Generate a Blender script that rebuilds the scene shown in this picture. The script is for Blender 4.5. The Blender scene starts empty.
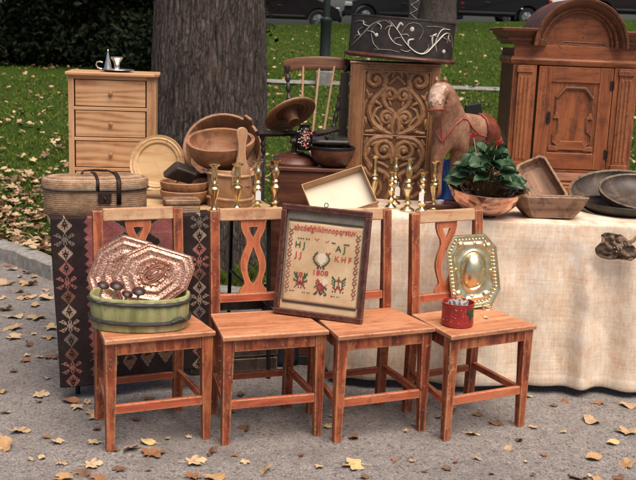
import bpy, bmesh, math, random
import numpy as np
from mathutils import Vector, Matrix, noise
random.seed(7); rng = np.random.default_rng(7)
S = bpy.context.scene
COL = S.collection
PI = math.pi
# ------------------------------------------------------------------ camera
F, PITCH, ROLL, H = 1000.0, .201, .038, 1.601
def ray(u, v):
    du, dv = u-318, v-240
    a = du*math.cos(ROLL)+dv*math.sin(ROLL); b = -du*math.sin(ROLL)+dv*math.cos(ROLL)
    return Vector((a/F, math.cos(PITCH)-b/F*math.sin(PITCH), -math.sin(PITCH)-b/F*math.cos(PITCH)))
def AT(u, v, Y):            # point of a picture position at depth Y
    d = ray(u, v); return Vector((0, 0, H))+d*(Y/d.y)
def ATZ(u, v, z):           # point of a picture position at height z
    d = ray(u, v); return Vector((0, 0, H))+d*((z-H)/d.z)
cam = bpy.data.cameras.new('camera'); co = bpy.data.objects.new('camera', cam); COL.objects.link(co)
cam.sensor_width = 36; cam.lens = F/636*36; cam.clip_end = 2000; cam.clip_start = .05
fw = Vector((0, math.cos(PITCH), -math.sin(PITCH))); dn = Vector((0, -math.sin(PITCH), -math.cos(PITCH))); rx = Vector((1, 0, 0))
R_ = math.cos(ROLL)*rx-math.sin(ROLL)*dn; D_ = math.sin(ROLL)*rx+math.cos(ROLL)*dn
co.matrix_world = Matrix(((R_.x, -D_.x, -fw.x, 0), (R_.y, -D_.y, -fw.y, 0), (R_.z, -D_.z, -fw.z, H), (0, 0, 0, 1)))
S.camera = co
cam.dof.use_dof = True; cam.dof.focus_distance = 4.3; cam.dof.aperture_fstop = 8
# ------------------------------------------------------------------ light
w = bpy.data.worlds.new('World'); S.world = w; w.use_nodes = True
nt = w.node_tree; bg = nt.nodes['Background']; sky = nt.nodes.new('ShaderNodeTexSky')
SD = Vector((.24, -.42, 1.0)).normalized()
sky.sky_type = 'NISHITA'; sky.sun_disc = False; sky.sun_elevation = math.asin(SD.z); sky.sun_rotation = math.atan2(SD.x, SD.y)
sky.dust_density = 4; sky.air_density = 1.0; sky.ozone_density = .6
nt.links.new(sky.outputs[0], bg.inputs[0]); bg.inputs[1].default_value = .06
sl = bpy.data.lights.new('sun', 'SUN'); sl.energy = 2.9; sl.angle = math.radians(50); sl.color = (1, .875, .75)
so = bpy.data.objects.new('sun', sl); COL.objects.link(so); so.rotation_euler = SD.to_track_quat('Z', 'Y').to_euler(); so.location = SD*30
S.view_settings.view_transform = 'Standard'; S.view_settings.look = 'None'; S.view_settings.exposure = .68; S.view_settings.gamma = 1
S.render.engine = 'CYCLES'
S.cycles.max_bounces = 6; S.cycles.diffuse_bounces = 3; S.cycles.glossy_bounces = 4; S.cycles.transparent_max_bounces = 8
# ------------------------------------------------------------------ materials
class NT:
    def __init__(s, name):
        s.m = bpy.data.materials.new(name); s.m.use_nodes = True; s.t = s.m.node_tree; s.b = s.t.nodes['Principled BSDF']
        s.tc = s.t.nodes.new('ShaderNodeTexCoord')
    def n(s, typ, **k):
        o = s.t.nodes.new('ShaderNode'+typ)
        for a, b in k.items(): setattr(o, a, b)
        return o
    def l(s, a, b): s.t.links.new(a, b)
    def coords(s, scale=(1, 1, 1), rnd=True):
        mp = s.n('Mapping'); mp.inputs['Scale'].default_value = scale
        if rnd:
            oi = s.n('ObjectInfo'); ad = s.n('VectorMath', operation='MULTIPLY_ADD')
            s.l(oi.outputs['Random'], ad.inputs[0]); ad.inputs[1].default_value = (3.1, 5.7, 7.3); s.l(s.tc.outputs['Object'], ad.inputs[2])
            s.l(ad.outputs[0], mp.inputs[0])
        else: s.l(s.tc.outputs['Object'], mp.inputs[0])
        return mp.outputs[0]
    def noise(s, vec, scale, detail=5, rough=.55, dist=0):
        o = s.n('TexNoise'); s.l(vec, o.inputs['Vector']); o.inputs['Scale'].default_value = scale; o.inputs['Detail'].default_value = detail
        o.inputs['Roughness'].default_value = rough; o.inputs['Distortion'].default_value = dist; return o.outputs['Fac']
    def vor(s, vec, scale, out='Distance', feature='F1'):
        o = s.n('TexVoronoi', feature=feature); s.l(vec, o.inputs['Vector']); o.inputs['Scale'].default_value = scale; return o.outputs[out]
    def ramp(s, fac, stops):
        o = s.n('ValToRGB'); e = o.color_ramp.elements
        while len(e) < len(stops): e.new(.5)
        for i, (p, c) in enumerate(stops): e[i].position = p; e[i].color = (*c, 1) if len(c) == 3 else c
        s.l(fac, o.inputs[0]); return o.outputs[0]
    def mix(s, fac, a, b, mode='MIX'):
        o = s.n('Mix', data_type='RGBA', blend_type=mode)
        for q, val in ((0, fac), (6, a), (7, b)):
            if isinstance(val, (int, float)): o.inputs[q].default_value = val
            elif isinstance(val, tuple): o.inputs[q].default_value = (*val, 1)
            else: s.l(val, o.inputs[q])
        return o.outputs[2]
    def math(s, op, a, b=None):
        o = s.n('Math', operation=op)
        for q, val in ((0, a), (1, b)):
            if val is None: continue
            if isinstance(val, (int, float)): o.inputs[q].default_value = val
            else: s.l(val, o.inputs[q])
        return o.outputs[0]
    def bump(s, h, strength=.3, dist=.002):
        o = s.n('Bump'); o.inputs['Strength'].default_value = strength; o.inputs['Distance'].default_value = dist
        s.l(h, o.inputs['Height']); s.l(o.outputs[0], s.b.inputs['Normal'])
    def col(s, c):
        if isinstance(c, tuple): s.b.inputs['Base Color'].default_value = (*c, 1)
        else: s.l(c, s.b.inputs['Base Color'])
    def rough(s, r):
        if isinstance(r, (int, float)): s.b.inputs['Roughness'].default_value = r
        else: s.l(r, s.b.inputs['Roughness'])
    def edge(s, radius=.004):     # worn edges
        bv = s.n('Bevel', samples=3); bv.inputs[0].default_value = radius; ge = s.n('NewGeometry')
        d = s.n('VectorMath', operation='DOT_PRODUCT'); s.l(bv.outputs[0], d.inputs[0]); s.l(ge.outputs['Normal'], d.inputs[1])
        return s.math('SUBTRACT', 1.0, d.outputs['Value'])
AX = {'n': (1, 1, .6), 'x': (.09, 1, 1), 'y': (1, .09, 1), 'z': (1, 1, .09)}
def wood(name, c1, c2, c3, axis='z', s=22, rough=.55, bump=.35, edge=None, stain=.0, stainc=(.03, .02, .015)):
    t = NT(name); v = t.coords(AX[axis])
    a = t.noise(v, s, 6, .6, 1.2); g = t.noise(v, s*7, 4, .7)
    f = t.math('ADD', t.math('MULTIPLY', a, .75), t.math('MULTIPLY', g, .25))
    c = t.ramp(f, [(.33, c1), (.5, c2), (.68, c3)])
    v2 = t.coords()
    big = t.noise(v2, 9, 4, .6); pit = t.noise(v2, 130, 2, .5)
    c = t.mix(t.math('MULTIPLY', t.math('GREATER_THAN', pit, .73), .7), c, tuple(q*.3 for q in c1))
    c = t.mix(t.math('MULTIPLY', t.math('GREATER_THAN', big, .63), .35), c, tuple(q*.6 for q in c1))
    if stain:
        c = t.mix(t.math('MULTIPLY', t.ramp(t.noise(v2, 17, 5, .7), [(.5, (0, 0, 0)), (.66, (1, 1, 1))]), stain), c, stainc)
    if edge:
        e = t.math('MULTIPLY', t.edge(.009), 11.0)
        e = t.math('MULTIPLY', e, t.ramp(t.noise(v2, 60, 4, .7), [(.38, (0, 0, 0)), (.6, (1, 1, 1))]))
        o = t.n('Clamp'); t.l(e, o.inputs[0]); c = t.mix(o.outputs[0], c, edge)
    t.col(c); t.rough(t.math('ADD', rough-.1, t.math('MULTIPLY', g, .25))); t.bump(f, bump, .003)
    return t.m
def plain(name, c, rough=.5, metal=0, c2=None, s=30, bump=0, spec=None):
    t = NT(name)
    if c2:
        f = t.noise(t.coords(), s, 5, .65); t.col(t.ramp(f, [(.35, c), (.65, c2)]))
        if bump: t.bump(f, bump, .003)
    else: t.col(c)
    t.rough(rough); t.b.inputs['Metallic'].default_value = metal
    if spec is not None: t.b.inputs['Specular IOR Level'].default_value = spec
    return t.m
def painted_chair():
    t = NT('worn_red_chair_paint'); v = t.coords((1, 1, .12)); v2 = t.coords()
    a = t.noise(v, 26, 6, .6, 1.0); b = t.noise(v2, 11, 5, .65)
    c = t.ramp(a, [(.36, (.11, .022, .011)), (.5, (.28, .055, .022)), (.64, (.46, .14, .052))])
    c = t.mix(t.math('MULTIPLY', t.ramp(b, [(.49, (0, 0, 0)), (.64, (1, 1, 1))]), .5), c, (.075, .022, .013))
    c = t.mix(t.math('MULTIPLY', t.ramp(t.noise(t.coords((1, 1, .3)), 15, 5, .7), [(.54, (0, 0, 0)), (.66, (1, 1, 1))]), .6), c, (.50, .20, .085))
    e = t.math('MULTIPLY', t.edge(.011), 11.0)
    e = t.math('MULTIPLY', e, t.ramp(t.noise(v2, 42, 5, .75), [(.40, (0, 0, 0)), (.58, (1, 1, 1))]))
    ch = t.ramp(t.noise(v2, 34, 6, .75), [(.585, (0, 0, 0)), (.64, (1, 1, 1))])
    e = t.math('MAXIMUM', e, t.math('MULTIPLY', ch, .6)); o = t.n('Clamp'); t.l(e, o.inputs[0])
    c = t.mix(o.outputs[0], c, (.55, .30, .14)); t.col(c); t.rough(.6); t.bump(t.math('ADD', a, t.math('MULTIPLY', o.outputs[0], -.4)), .4, .002)
    return t.m
M = {}
M['chair'] = painted_chair()
M['rail'] = wood('bright_red_stretcher_wood', (.22, .035, .016), (.43, .095, .04), (.58, .2, .09), 'x', 16, .6, .3, (.62, .38, .22), .3, (.14, .035, .02))
M['seat'] = wood('worn_pinkish_seat_wood', (.24, .07, .03), (.48, .19, .088), (.66, .34, .19), 'x', 12, .55, .35, (.68, .45, .3), .35, (.20, .05, .03))
M['splat'] = wood('orange_splat_wood', (.26, .055, .024), (.43, .11, .045), (.55, .18, .08), 'z', 16, .6, .3, (.56, .28, .13), .25, (.14, .05, .03))
M['crest'] = wood('bare_crest_wood', (.35, .16, .075), (.55, .34, .19), (.66, .46, .29), 'x', 14, .65, .4, (.34, .1, .05), .55, (.26, .085, .04))
M['pine'] = wood('honey_pine', (.24, .095, .04), (.52, .285, .14), (.62, .385, .215), 'x', 7, .5, .2, (.6, .38, .2), .12, (.25, .1, .04))
def drawer_pine():
    t = NT('figured_pine_drawer'); v = t.coords((.16, 1, 1)); wv = t.n('TexWave', wave_type='RINGS', rings_direction='Y'); wv.inputs['Scale'].default_value = 11; wv.inputs['Distortion'].default_value = 16; wv.inputs['Detail'].default_value = 2; wv.inputs['Detail Scale'].default_value = .75; t.l(v, wv.inputs['Vector'])
    g = t.noise(t.coords((.06, 1, 1)), 120, 4, .7); b = t.noise(t.coords(), 8, 4)
    f = t.math('ADD', t.math('MULTIPLY', wv.outputs['Fac'], .26), t.math('ADD', t.math('MULTIPLY', g, .35), t.math('MULTIPLY', b, .45)))
    t.col(t.ramp(f, [(.30, (.29, .125, .055)), (.48, (.49, .265, .13)), (.72, (.60, .37, .205))])); t.rough(.5); t.bump(f, .2, .002); return t.m
M['drawer'] = drawer_pine()
M['pinev'] = wood('honey_pine_upright', (.28, .12, .055), (.48, .255, .125), (.58, .35, .19), 'z', 12, .5, .2, (.58, .36, .2))
M['gap'] = plain('dark_joint', (.05, .02, .01), .8)
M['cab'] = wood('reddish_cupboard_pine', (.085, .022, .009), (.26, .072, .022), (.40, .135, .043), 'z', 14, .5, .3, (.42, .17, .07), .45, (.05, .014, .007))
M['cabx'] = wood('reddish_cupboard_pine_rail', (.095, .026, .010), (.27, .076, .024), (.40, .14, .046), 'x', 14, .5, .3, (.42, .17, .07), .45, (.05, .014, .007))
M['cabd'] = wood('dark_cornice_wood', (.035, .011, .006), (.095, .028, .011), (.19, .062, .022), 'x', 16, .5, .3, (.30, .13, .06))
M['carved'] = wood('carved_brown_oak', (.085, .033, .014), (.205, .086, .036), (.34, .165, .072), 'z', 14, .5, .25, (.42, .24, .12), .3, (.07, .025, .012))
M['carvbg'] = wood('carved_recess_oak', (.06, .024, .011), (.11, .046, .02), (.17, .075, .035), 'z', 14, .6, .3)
M['dark'] = wood('blackened_wood', (.012, .010, .010), (.03, .022, .018), (.06, .04, .03), 'z', 18, .45, .3)
M['brownbowl'] = wood('old_brown_bowl_wood', (.14, .05, .022), (.29, .13, .06), (.42, .22, .115), 'x', 11, .6, .5, (.45, .27, .15), .55, (.07, .03, .016))
M['stave'] = wood('coopered_tub_wood', (.13, .055, .026), (.27, .125, .062), (.38, .205, .11), 'z', 13, .65, .5, (.45, .28, .17), .4, (.09, .04, .02))
M['palewood'] = wood('pale_churn_wood', (.28, .125, .06), (.46, .255, .135), (.58, .37, .225), 'z', 11, .6, .4, (.62, .42, .27), .35, (.25, .11, .055))
M['dish'] = wood('pale_dish_wood', (.40, .21, .085), (.56, .36, .175), (.66, .48, .28), 'x', 9, .55, .25, None, .4, (.44, .22, .085))
M['redbrown'] = wood('dark_red_turned_wood', (.04, .014, .010), (.09, .030, .018), (.17, .065, .035), 'x', 14, .35, .2)
M['dishbrown'] = wood('turned_brown_wood', (.07, .026, .013), (.17, .07, .033), (.30, .14, .07), 'x', 9, .45, .35, (.38, .2, .1), .4, (.05, .02, .01))
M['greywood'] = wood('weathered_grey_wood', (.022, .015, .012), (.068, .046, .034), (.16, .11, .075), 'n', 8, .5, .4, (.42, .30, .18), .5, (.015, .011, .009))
M['trough'] = wood('rough_trough_wood', (.09, .042, .025), (.22, .12, .075), (.36, .22, .14), 'x', 12, .7, .6, (.6, .42, .25), .65, (.045, .022, .015))  # heavy stain: patina, plus the front trough's shaded side put into the colour
M['board'] = wood('bare_table_board', (.42, .25, .12), (.56, .37, .19), (.64, .46, .27), 'x', 10, .6, .25)
M['frame'] = wood('dark_red_frame_wood', (.028, .009, .007), (.065, .019, .014), (.13, .045, .03), 'z', 22, .45, .25, (.25, .1, .06))
M['blackmetal'] = plain('black_metal', (.012, .012, .013), .4, .3)
M['iron'] = plain('rusted_black_iron', (.018, .013, .012), .6, .5, (.06, .03, .02), 60, .3)
def brassm(name, c, c2, r, s=40):
    t = NT(name); v = t.coords(); f = t.noise(v, s, 4, .6)
    t.col(t.ramp(f, [(.35, c), (.7, c2)])); t.b.inputs['Metallic'].default_value = 1; t.rough(t.math('ADD', r, t.math('MULTIPLY', f, .15))); t.bump(t.noise(v, 25, 2), .12, .004); return t.m
M['brass'] = brassm('polished_brass', (.66, .50, .24), (.85, .74, .48), .17)
M['silver'] = brassm('pale_silver', (.55, .52, .46), (.75, .72, .66), .2)
M['sconce'] = brassm('pale_hammered_brass', (.70, .58, .34), (.92, .82, .56), .20, 30)
def hammered():
    t = NT('burnished_copper'); v = t.coords(); f = t.noise(v, 12, 4, .6); h = t.vor(v, 34, 'Distance', 'SMOOTH_F1')
    t.col(t.ramp(f, [(.35, (.60, .27, .18)), (.68, (.93, .60, .46))])); t.b.inputs['Metallic'].default_value = 1; t.rough(t.math('ADD', .10, t.math('MULTIPLY', f, .15))); t.bump(h, .5, .012); return t.m
M['copperbowl'] = hammered()
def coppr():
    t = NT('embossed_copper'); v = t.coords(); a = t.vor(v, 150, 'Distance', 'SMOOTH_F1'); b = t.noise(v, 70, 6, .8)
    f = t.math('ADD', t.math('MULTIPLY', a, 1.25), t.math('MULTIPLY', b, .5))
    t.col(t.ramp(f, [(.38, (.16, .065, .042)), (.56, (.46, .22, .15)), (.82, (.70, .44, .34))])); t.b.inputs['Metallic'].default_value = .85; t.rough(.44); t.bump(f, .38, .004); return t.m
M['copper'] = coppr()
M['copperrim'] = brassm('copper_edge', (.55, .27, .18), (.72, .44, .33), .3)
def greenpaint():
    t = NT('faded_green_tub_paint'); v = t.coords((1, 1, .15)); a = t.noise(v, 20, 5, .6); b = t.noise(t.coords(), 9, 4, .6)
    c = t.ramp(a, [(.34, (.16, .165, .06)), (.5, (.27, .28, .11)), (.66, (.41, .39, .20))])
    c = t.mix(t.math('MULTIPLY', t.ramp(t.noise(t.coords(), 45, 6, .75), [(.54, (0, 0, 0)), (.64, (1, 1, 1))]), .55), c, (.20, .13, .06))
    t.col(t.mix(t.math('MULTIPLY', t.ramp(b, [(.52, (0, 0, 0)), (.7, (1, 1, 1))]), .55), c, (.36, .25, .13))); t.rough(.6); t.bump(a, .3, .002); return t.m
M['green'] = greenpaint()
M['band'] = wood('dark_withy_band', (.012, .012, .012), (.035, .033, .032), (.10, .09, .08), 'x', 60, .6, .6)
M['wicker'] = None
def wicker():
    t = NT('birch_root_weave'); v = t.coords((1, 1, 1)); wv = t.n('TexWave', bands_direction='Z'); wv.inputs['Scale'].default_value = 36; wv.inputs['Distortion'].default_value = 3.5; wv.inputs['Detail'].default_value = 4; wv.inputs['Detail Scale'].default_value = 6
    t.l(v, wv.inputs['Vector']); n = t.noise(t.coords((.3, .3, 1)), 75, 5, .8); b = t.noise(v, 14, 5, .7)
    f = t.math('ADD', t.math('MULTIPLY', wv.outputs['Fac'], .2), t.math('ADD', t.math('MULTIPLY', n, .45), t.math('MULTIPLY', b, .45)))
    t.col(t.ramp(f, [(.38, (.11, .06, .034)), (.54, (.29, .17, .095)), (.72, (.48, .33, .215))])); t.rough(.75); t.bump(f, .7, .004); return t.m
M['wicker'] = wicker()
def canvas():
    t = NT('mottled_burlap'); v = t.coords((1, 1, 1), False); a = t.noise(v, 6.5, 8, .8, .3); st = t.noise(t.coords((1, 1, .5), False), 34, 6, .8)
    w1 = t.n('TexWave', bands_direction='X'); w1.inputs['Scale'].default_value = 120; w1.inputs['Distortion'].default_value = 2; w1.inputs['Detail Scale'].default_value = 3; t.l(v, w1.inputs['Vector'])
    w2 = t.n('TexWave', bands_direction='Z'); w2.inputs['Scale'].default_value = 110; w2.inputs['Distortion'].default_value = 2; w2.inputs['Detail Scale'].default_value = 3; t.l(v, w2.inputs['Vector'])
    th = t.noise(t.coords((1, 1, .05), False), 95, 5, .8); tv = t.noise(t.coords((.05, .05, 1), False), 95, 5, .8)
    f = t.math('ADD', t.math('MULTIPLY', a, .5), t.math('MULTIPLY', st, .5))
    c = t.ramp(f, [(.34, (.68, .45, .29)), (.44, (.79, .60, .44)), (.53, (.86, .73, .59)), (.63, (.90, .83, .75))])
    wv = t.math('ADD', t.math('MULTIPLY', t.math('ADD', w1.outputs['Fac'], w2.outputs['Fac']), .25), t.math('MULTIPLY', t.math('ADD', th, tv), .5))
    c = t.mix(.62, c, t.ramp(wv, [(.62, (.42, .35, .29)), (.80, (1, 1, 1))]), 'MULTIPLY')
    t.col(c); t.rough(.9); t.bump(wv, .45, .002); t.b.inputs['Specular IOR Level'].default_value = .15; return t.m
M['canvas'] = canvas()
def gravel():
    t = NT('grey_fine_gravel'); v = t.coords((1, 1, 1), False); a = t.vor(v, 210, 'Color'); d = t.vor(v, 210, 'Distance'); a2 = t.vor(v, 90, 'Color'); b = t.noise(v, 1.1, 6, .65); g = t.noise(v, 300, 3, .7); m_ = t.noise(v, 14, 6, .75); pt = t.noise(v, 2.6, 5, .7, .8)
    sx = t.n('SeparateColor'); t.l(a, sx.inputs[0]); sy = t.n('SeparateColor'); t.l(a2, sy.inputs[0])
    f = t.math('ADD', t.math('MULTIPLY', sx.outputs[0], .42), t.math('ADD', t.math('MULTIPLY', b, .25), t.math('MULTIPLY', m_, .5)))
    c = t.ramp(f, [(.30, (.115, .099, .093)), (.52, (.195, .172, .162)), (.72, (.28, .252, .238)), (.88, (.42, .38, .355))])
    dk = t.math('MULTIPLY', t.math('GREATER_THAN', sy.outputs[0], .93), .55)
    c = t.mix(dk, c, (.05, .04, .035)); c = t.mix(t.math('MULTIPLY', t.ramp(pt, [(.50, (0, 0, 0)), (.64, (1, 1, 1))]), .45), c, (.12, .10, .092))
    t.col(c); t.rough(.9); h = t.math('ADD', t.math('MULTIPLY', d, -.6), t.math('ADD', t.math('MULTIPLY', m_, 1.6), t.math('MULTIPLY', sx.outputs[0], .5)))
    t.bump(h, .7, .004); return t.m
M['gravel'] = gravel()
def soil():
    t = NT('lawn_soil'); v = t.coords((1, 1, 1), False); a = t.noise(v, 18, 6, .7); b = t.noise(v, .8, 5, .6)
    t.col(t.mix(t.ramp(b, [(.4, (0, 0, 0)), (.6, (1, 1, 1))]), t.ramp(a, [(.35, (.022, .042, .008)), (.65, (.05, .085, .016))]), t.ramp(a, [(.35, (.02, .04, .008)), (.65, (.05, .075, .018))])))
    t.rough(.95); t.b.inputs['Specular IOR Level'].default_value = 0; t.bump(a, .8, .02); return t.m
M['soil'] = soil()
def grassm():
    t = NT('grass_blades'); v = t.coords((1, 1, 1), False); b = t.noise(v, .9, 4, .6); a = t.noise(v, 45, 2, .5)
    f = t.math('ADD', t.math('MULTIPLY', a, .6), t.math('MULTIPLY', b, .4))
    t.col(t.ramp(f, [(.36, (.056, .088, .014)), (.5, (.115, .160, .028)), (.62, (.19, .215, .06))])); t.rough(.6); t.b.inputs['Specular IOR Level'].default_value = .05
    return t.m
M['grass'] = grassm()
def leafm(name, c1, c2, c3):
    t = NT(name); v = t.coords(); a = t.noise(v, 32, 5, .7)
    t.col(t.ramp(a, [(.32, c1), (.5, c2), (.7, c3)])); t.rough(.6); t.bump(a, .4, .004); return t.m
LEAF = [leafm('tan_leaf', (.27, .16, .085), (.45, .30, .17), (.58, .44, .29)), leafm('ochre_leaf', (.28, .14, .06), (.46, .27, .12), (.57, .39, .21)),
        leafm('pale_buff_leaf', (.36, .22, .12), (.56, .40, .23), (.66, .53, .36)), leafm('russet_leaf', (.14, .06, .032), (.27, .125, .06), (.40, .22, .11)),
        leafm('brown_leaf', (.09, .045, .025), (.17, .085, .045), (.27, .15, .085)), leafm('yellow_leaf', (.42, .27, .09), (.58, .43, .19), (.66, .54, .32))]
def barkm():
    t = NT('furrowed_bark'); v0 = t.coords((1, 1, .13), False); wn = t.n('TexNoise'); wn.inputs['Scale'].default_value = 9; wn.inputs['Detail'].default_value = 4; t.l(t.coords((1, 1, .6), False), wn.inputs['Vector'])
    vm = t.n('VectorMath', operation='MULTIPLY_ADD'); t.l(wn.outputs['Color'], vm.inputs[0]); vm.inputs[1].default_value = (.07, .07, .07); t.l(v0, vm.inputs[2]); v = vm.outputs[0]
    a = t.noise(v, 48, 7, .78); b = t.noise(t.coords((1, 1, 1), False), 5, 5, .7); vo = t.vor(v, 46, 'Distance', 'DISTANCE_TO_EDGE'); vo = t.math('MINIMUM', t.math('MULTIPLY', vo, 2.4), .40); v3 = t.noise(t.coords((1, 1, .6), False), 85, 5, .75)
    f = t.math('ADD', t.math('MULTIPLY', a, .6), t.math('ADD', t.math('MULTIPLY', vo, .35), t.math('MULTIPLY', v3, .35)))
    c = t.ramp(f, [(.46, (.018, .013, .011)), (.56, (.055, .042, .035)), (.66, (.12, .095, .082)), (.78, (.25, .21, .185))])
    c = t.mix(t.math('MULTIPLY', t.ramp(b, [(.54, (0, 0, 0)), (.7, (1, 1, 1))]), .28), c, (.17, .10, .085))
    t.col(c); t.rough(.9); t.bump(f, .9, .02); return t.m
M['bark'] = barkm()
M['stone'] = plain('kerb_granite', (.20, .185, .17), .85, 0, (.36, .34, .31), 26, .5)
M['asphalt'] = plain('road_asphalt', (.022, .022, .022), .95, 0, (.04, .039, .038), 40, .3, 0)
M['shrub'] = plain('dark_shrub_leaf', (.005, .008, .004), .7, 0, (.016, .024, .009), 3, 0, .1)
M['branch'] = plain('dark_branch', (.02, .016, .012), .9)
M['plant'] = plain('cyclamen_leaf', (.012, .045, .016), .45, 0, (.06, .13, .055), 40, .3)
M['flower'] = plain('scarlet_petal', (.55, .03, .03), .5, 0, (.75, .12, .09), 40)
M['stem'] = plain('pinkish_stem', (.70, .46, .38), .5)
M['stalk'] = plain('plant_stalk', (.06, .05, .025), .5)
M['white'] = plain('white_paper', (.8, .79, .76), .8)
M['cream'] = plain('cream_card', (.66, .56, .42), .8, 0, (.72, .63, .5), 6)
M['cardedge'] = plain('tan_card', (.46, .28, .15), .8, 0, (.54, .35, .2), 12)
M['redtin'] = plain('red_painted_tin', (.26, .018, .018), .35, 0, (.38, .035, .03), 25)
M['tingreen'] = plain('painted_green_leaf', (.02, .05, .02), .5)
M['foil'] = plain('crumpled_grey_cloth', (.22, .20, .18), .6, .2, (.46, .43, .40), 40, .6)
M['blue'] = plain('blue_sheet', (.012, .07, .30), .45, 0, (.02, .11, .42), 5)
M['navy'] = plain('navy_bag_cloth', (.008, .012, .03), .7, 0, (.015, .022, .05), 20)
M['horse'] = None
def horsem():
    t = NT('worn_horse_paint'); v = t.coords(); a = t.noise(v, 14, 6, .7); b = t.noise(v, 60, 4, .7)
    f = t.math('ADD', t.math('MULTIPLY', a, .7), t.math('MULTIPLY', b, .3))
    t.col(t.ramp(f, [(.34, (.11, .042, .024)), (.5, (.30, .145, .083)), (.7, (.48, .30, .20))])); t.rough(.5); t.bump(f, .2, .003); return t.m
M['horse'] = horsem()
M['blaze'] = plain('worn_white_blaze', (.28, .15, .09), .6, 0, (.56, .43, .35), 38, .2)
M['rein'] = plain('faded_red_rein', (.36, .06, .05), .6)
M['saddle'] = plain('red_brown_saddle', (.07, .014, .009), .45, 0, (.24, .055, .028), 16, .2)
M['linen'] = plain('aged_linen', (.50, .33, .18), .9, 0, (.66, .50, .32), 7, .2)
M['linenback'] = plain('grey_backing', (.16, .14, .11), .9, 0, (.25, .22, .18), 20)
M['stred'] = plain('red_thread', (.48, .06, .05), .85); M['stgreen'] = plain('green_thread', (.05, .09, .05), .85); M['stdark'] = plain('dark_thread', (.05, .04, .035), .85)
M['stmaroon'] = plain('maroon_thread', (.24, .05, .045), .85); M['stpink'] = plain('pink_thread', (.6, .27, .22), .85); M['stcream'] = plain('pale_thread', (.75, .66, .52), .85); M['stbrown'] = plain('brown_thread', (.2, .09, .05), .85)
def yarn(n, c): 
    t = NT(n); v = t.coords((1, 1, 1), False); a = t.noise(v, 160, 3, .7); b = t.noise(v, 14, 4)
    f = t.math('ADD', t.math('MULTIPLY', a, .5), t.math('MULTIPLY', b, .5))
    t.col(t.ramp(f, [(.35, tuple(q*.55 for q in c)), (.65, tuple(min(.9, q*1.3) for q in c))])); t.rough(.95); t.bump(a, .6, .003); t.b.inputs['Specular IOR Level'].default_value = .1; return t.m
KIL = [yarn('kilim_navy', (.032, .022, .023)), yarn('kilim_cream', (.32, .235, .175)), yarn('kilim_pink', (.29, .12, .10)), yarn('kilim_field', (.26, .085, .083)), yarn('kilim_grey', (.17, .135, .115)), yarn('kilim_brown', (.17, .085, .055))]
M['carblack'] = plain('black_car_paint', (.006, .006, .007), .35, 0, None, 30, 0, .25)
M['carsilver'] = plain('silver_car_paint', (.55, .55, .54), .25, .4); M['carbrown'] = plain('dark_maroon_car_paint', (.010, .005, .005), .35, 0, None, 30, 0, .25)
M['cargrey'] = plain('grey_car_paint', (.014, .014, .015), .35, 0, None, 30, 0, .3)
M['carwhite'] = plain('white_car_paint', (.75, .75, .73), .3)
M['carglass'] = plain('dark_car_glass', (.006, .007, .008), .12, 0, None, 30, 0, .25); M['tyre'] = plain('tyre_rubber', (.012, .012, .012), .8); M['alloy'] = plain('alloy_rim', (.6, .6, .6), .25, .9); M['lens'] = plain('headlight_lens', (.6, .6, .6), .1, .3); M['redlens'] = plain('tail_lens', (.3, .01, .01), .2); M['trim'] = plain('grey_trim', (.03, .03, .03), .5, .2)
M['lamp'] = plain('dark_green_lamp_paint', (.012, .02, .018), .4); M['concrete'] = plain('pale_concrete', (.16, .155, .145), .9, 0, (.27, .26, .24), 20, .3)
M['blackpaint'] = plain('black_tub_paint', (.016, .013, .012), .45, 0, (.045, .034, .03), 30, .25); M['whitepaint'] = plain('white_scroll_paint', (.42, .40, .36), .6, 0, (.66, .63, .57), 60)
M['mush'] = plain('dark_brown_cap', (.022, .009, .008), .4, 0, (.06, .022, .018), 50)
M['patch'] = plain('crumpled_brown_hide', (.07, .04, .025), .7, 0, (.20, .13, .085), 45, .6)
M['glass'] = None
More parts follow.
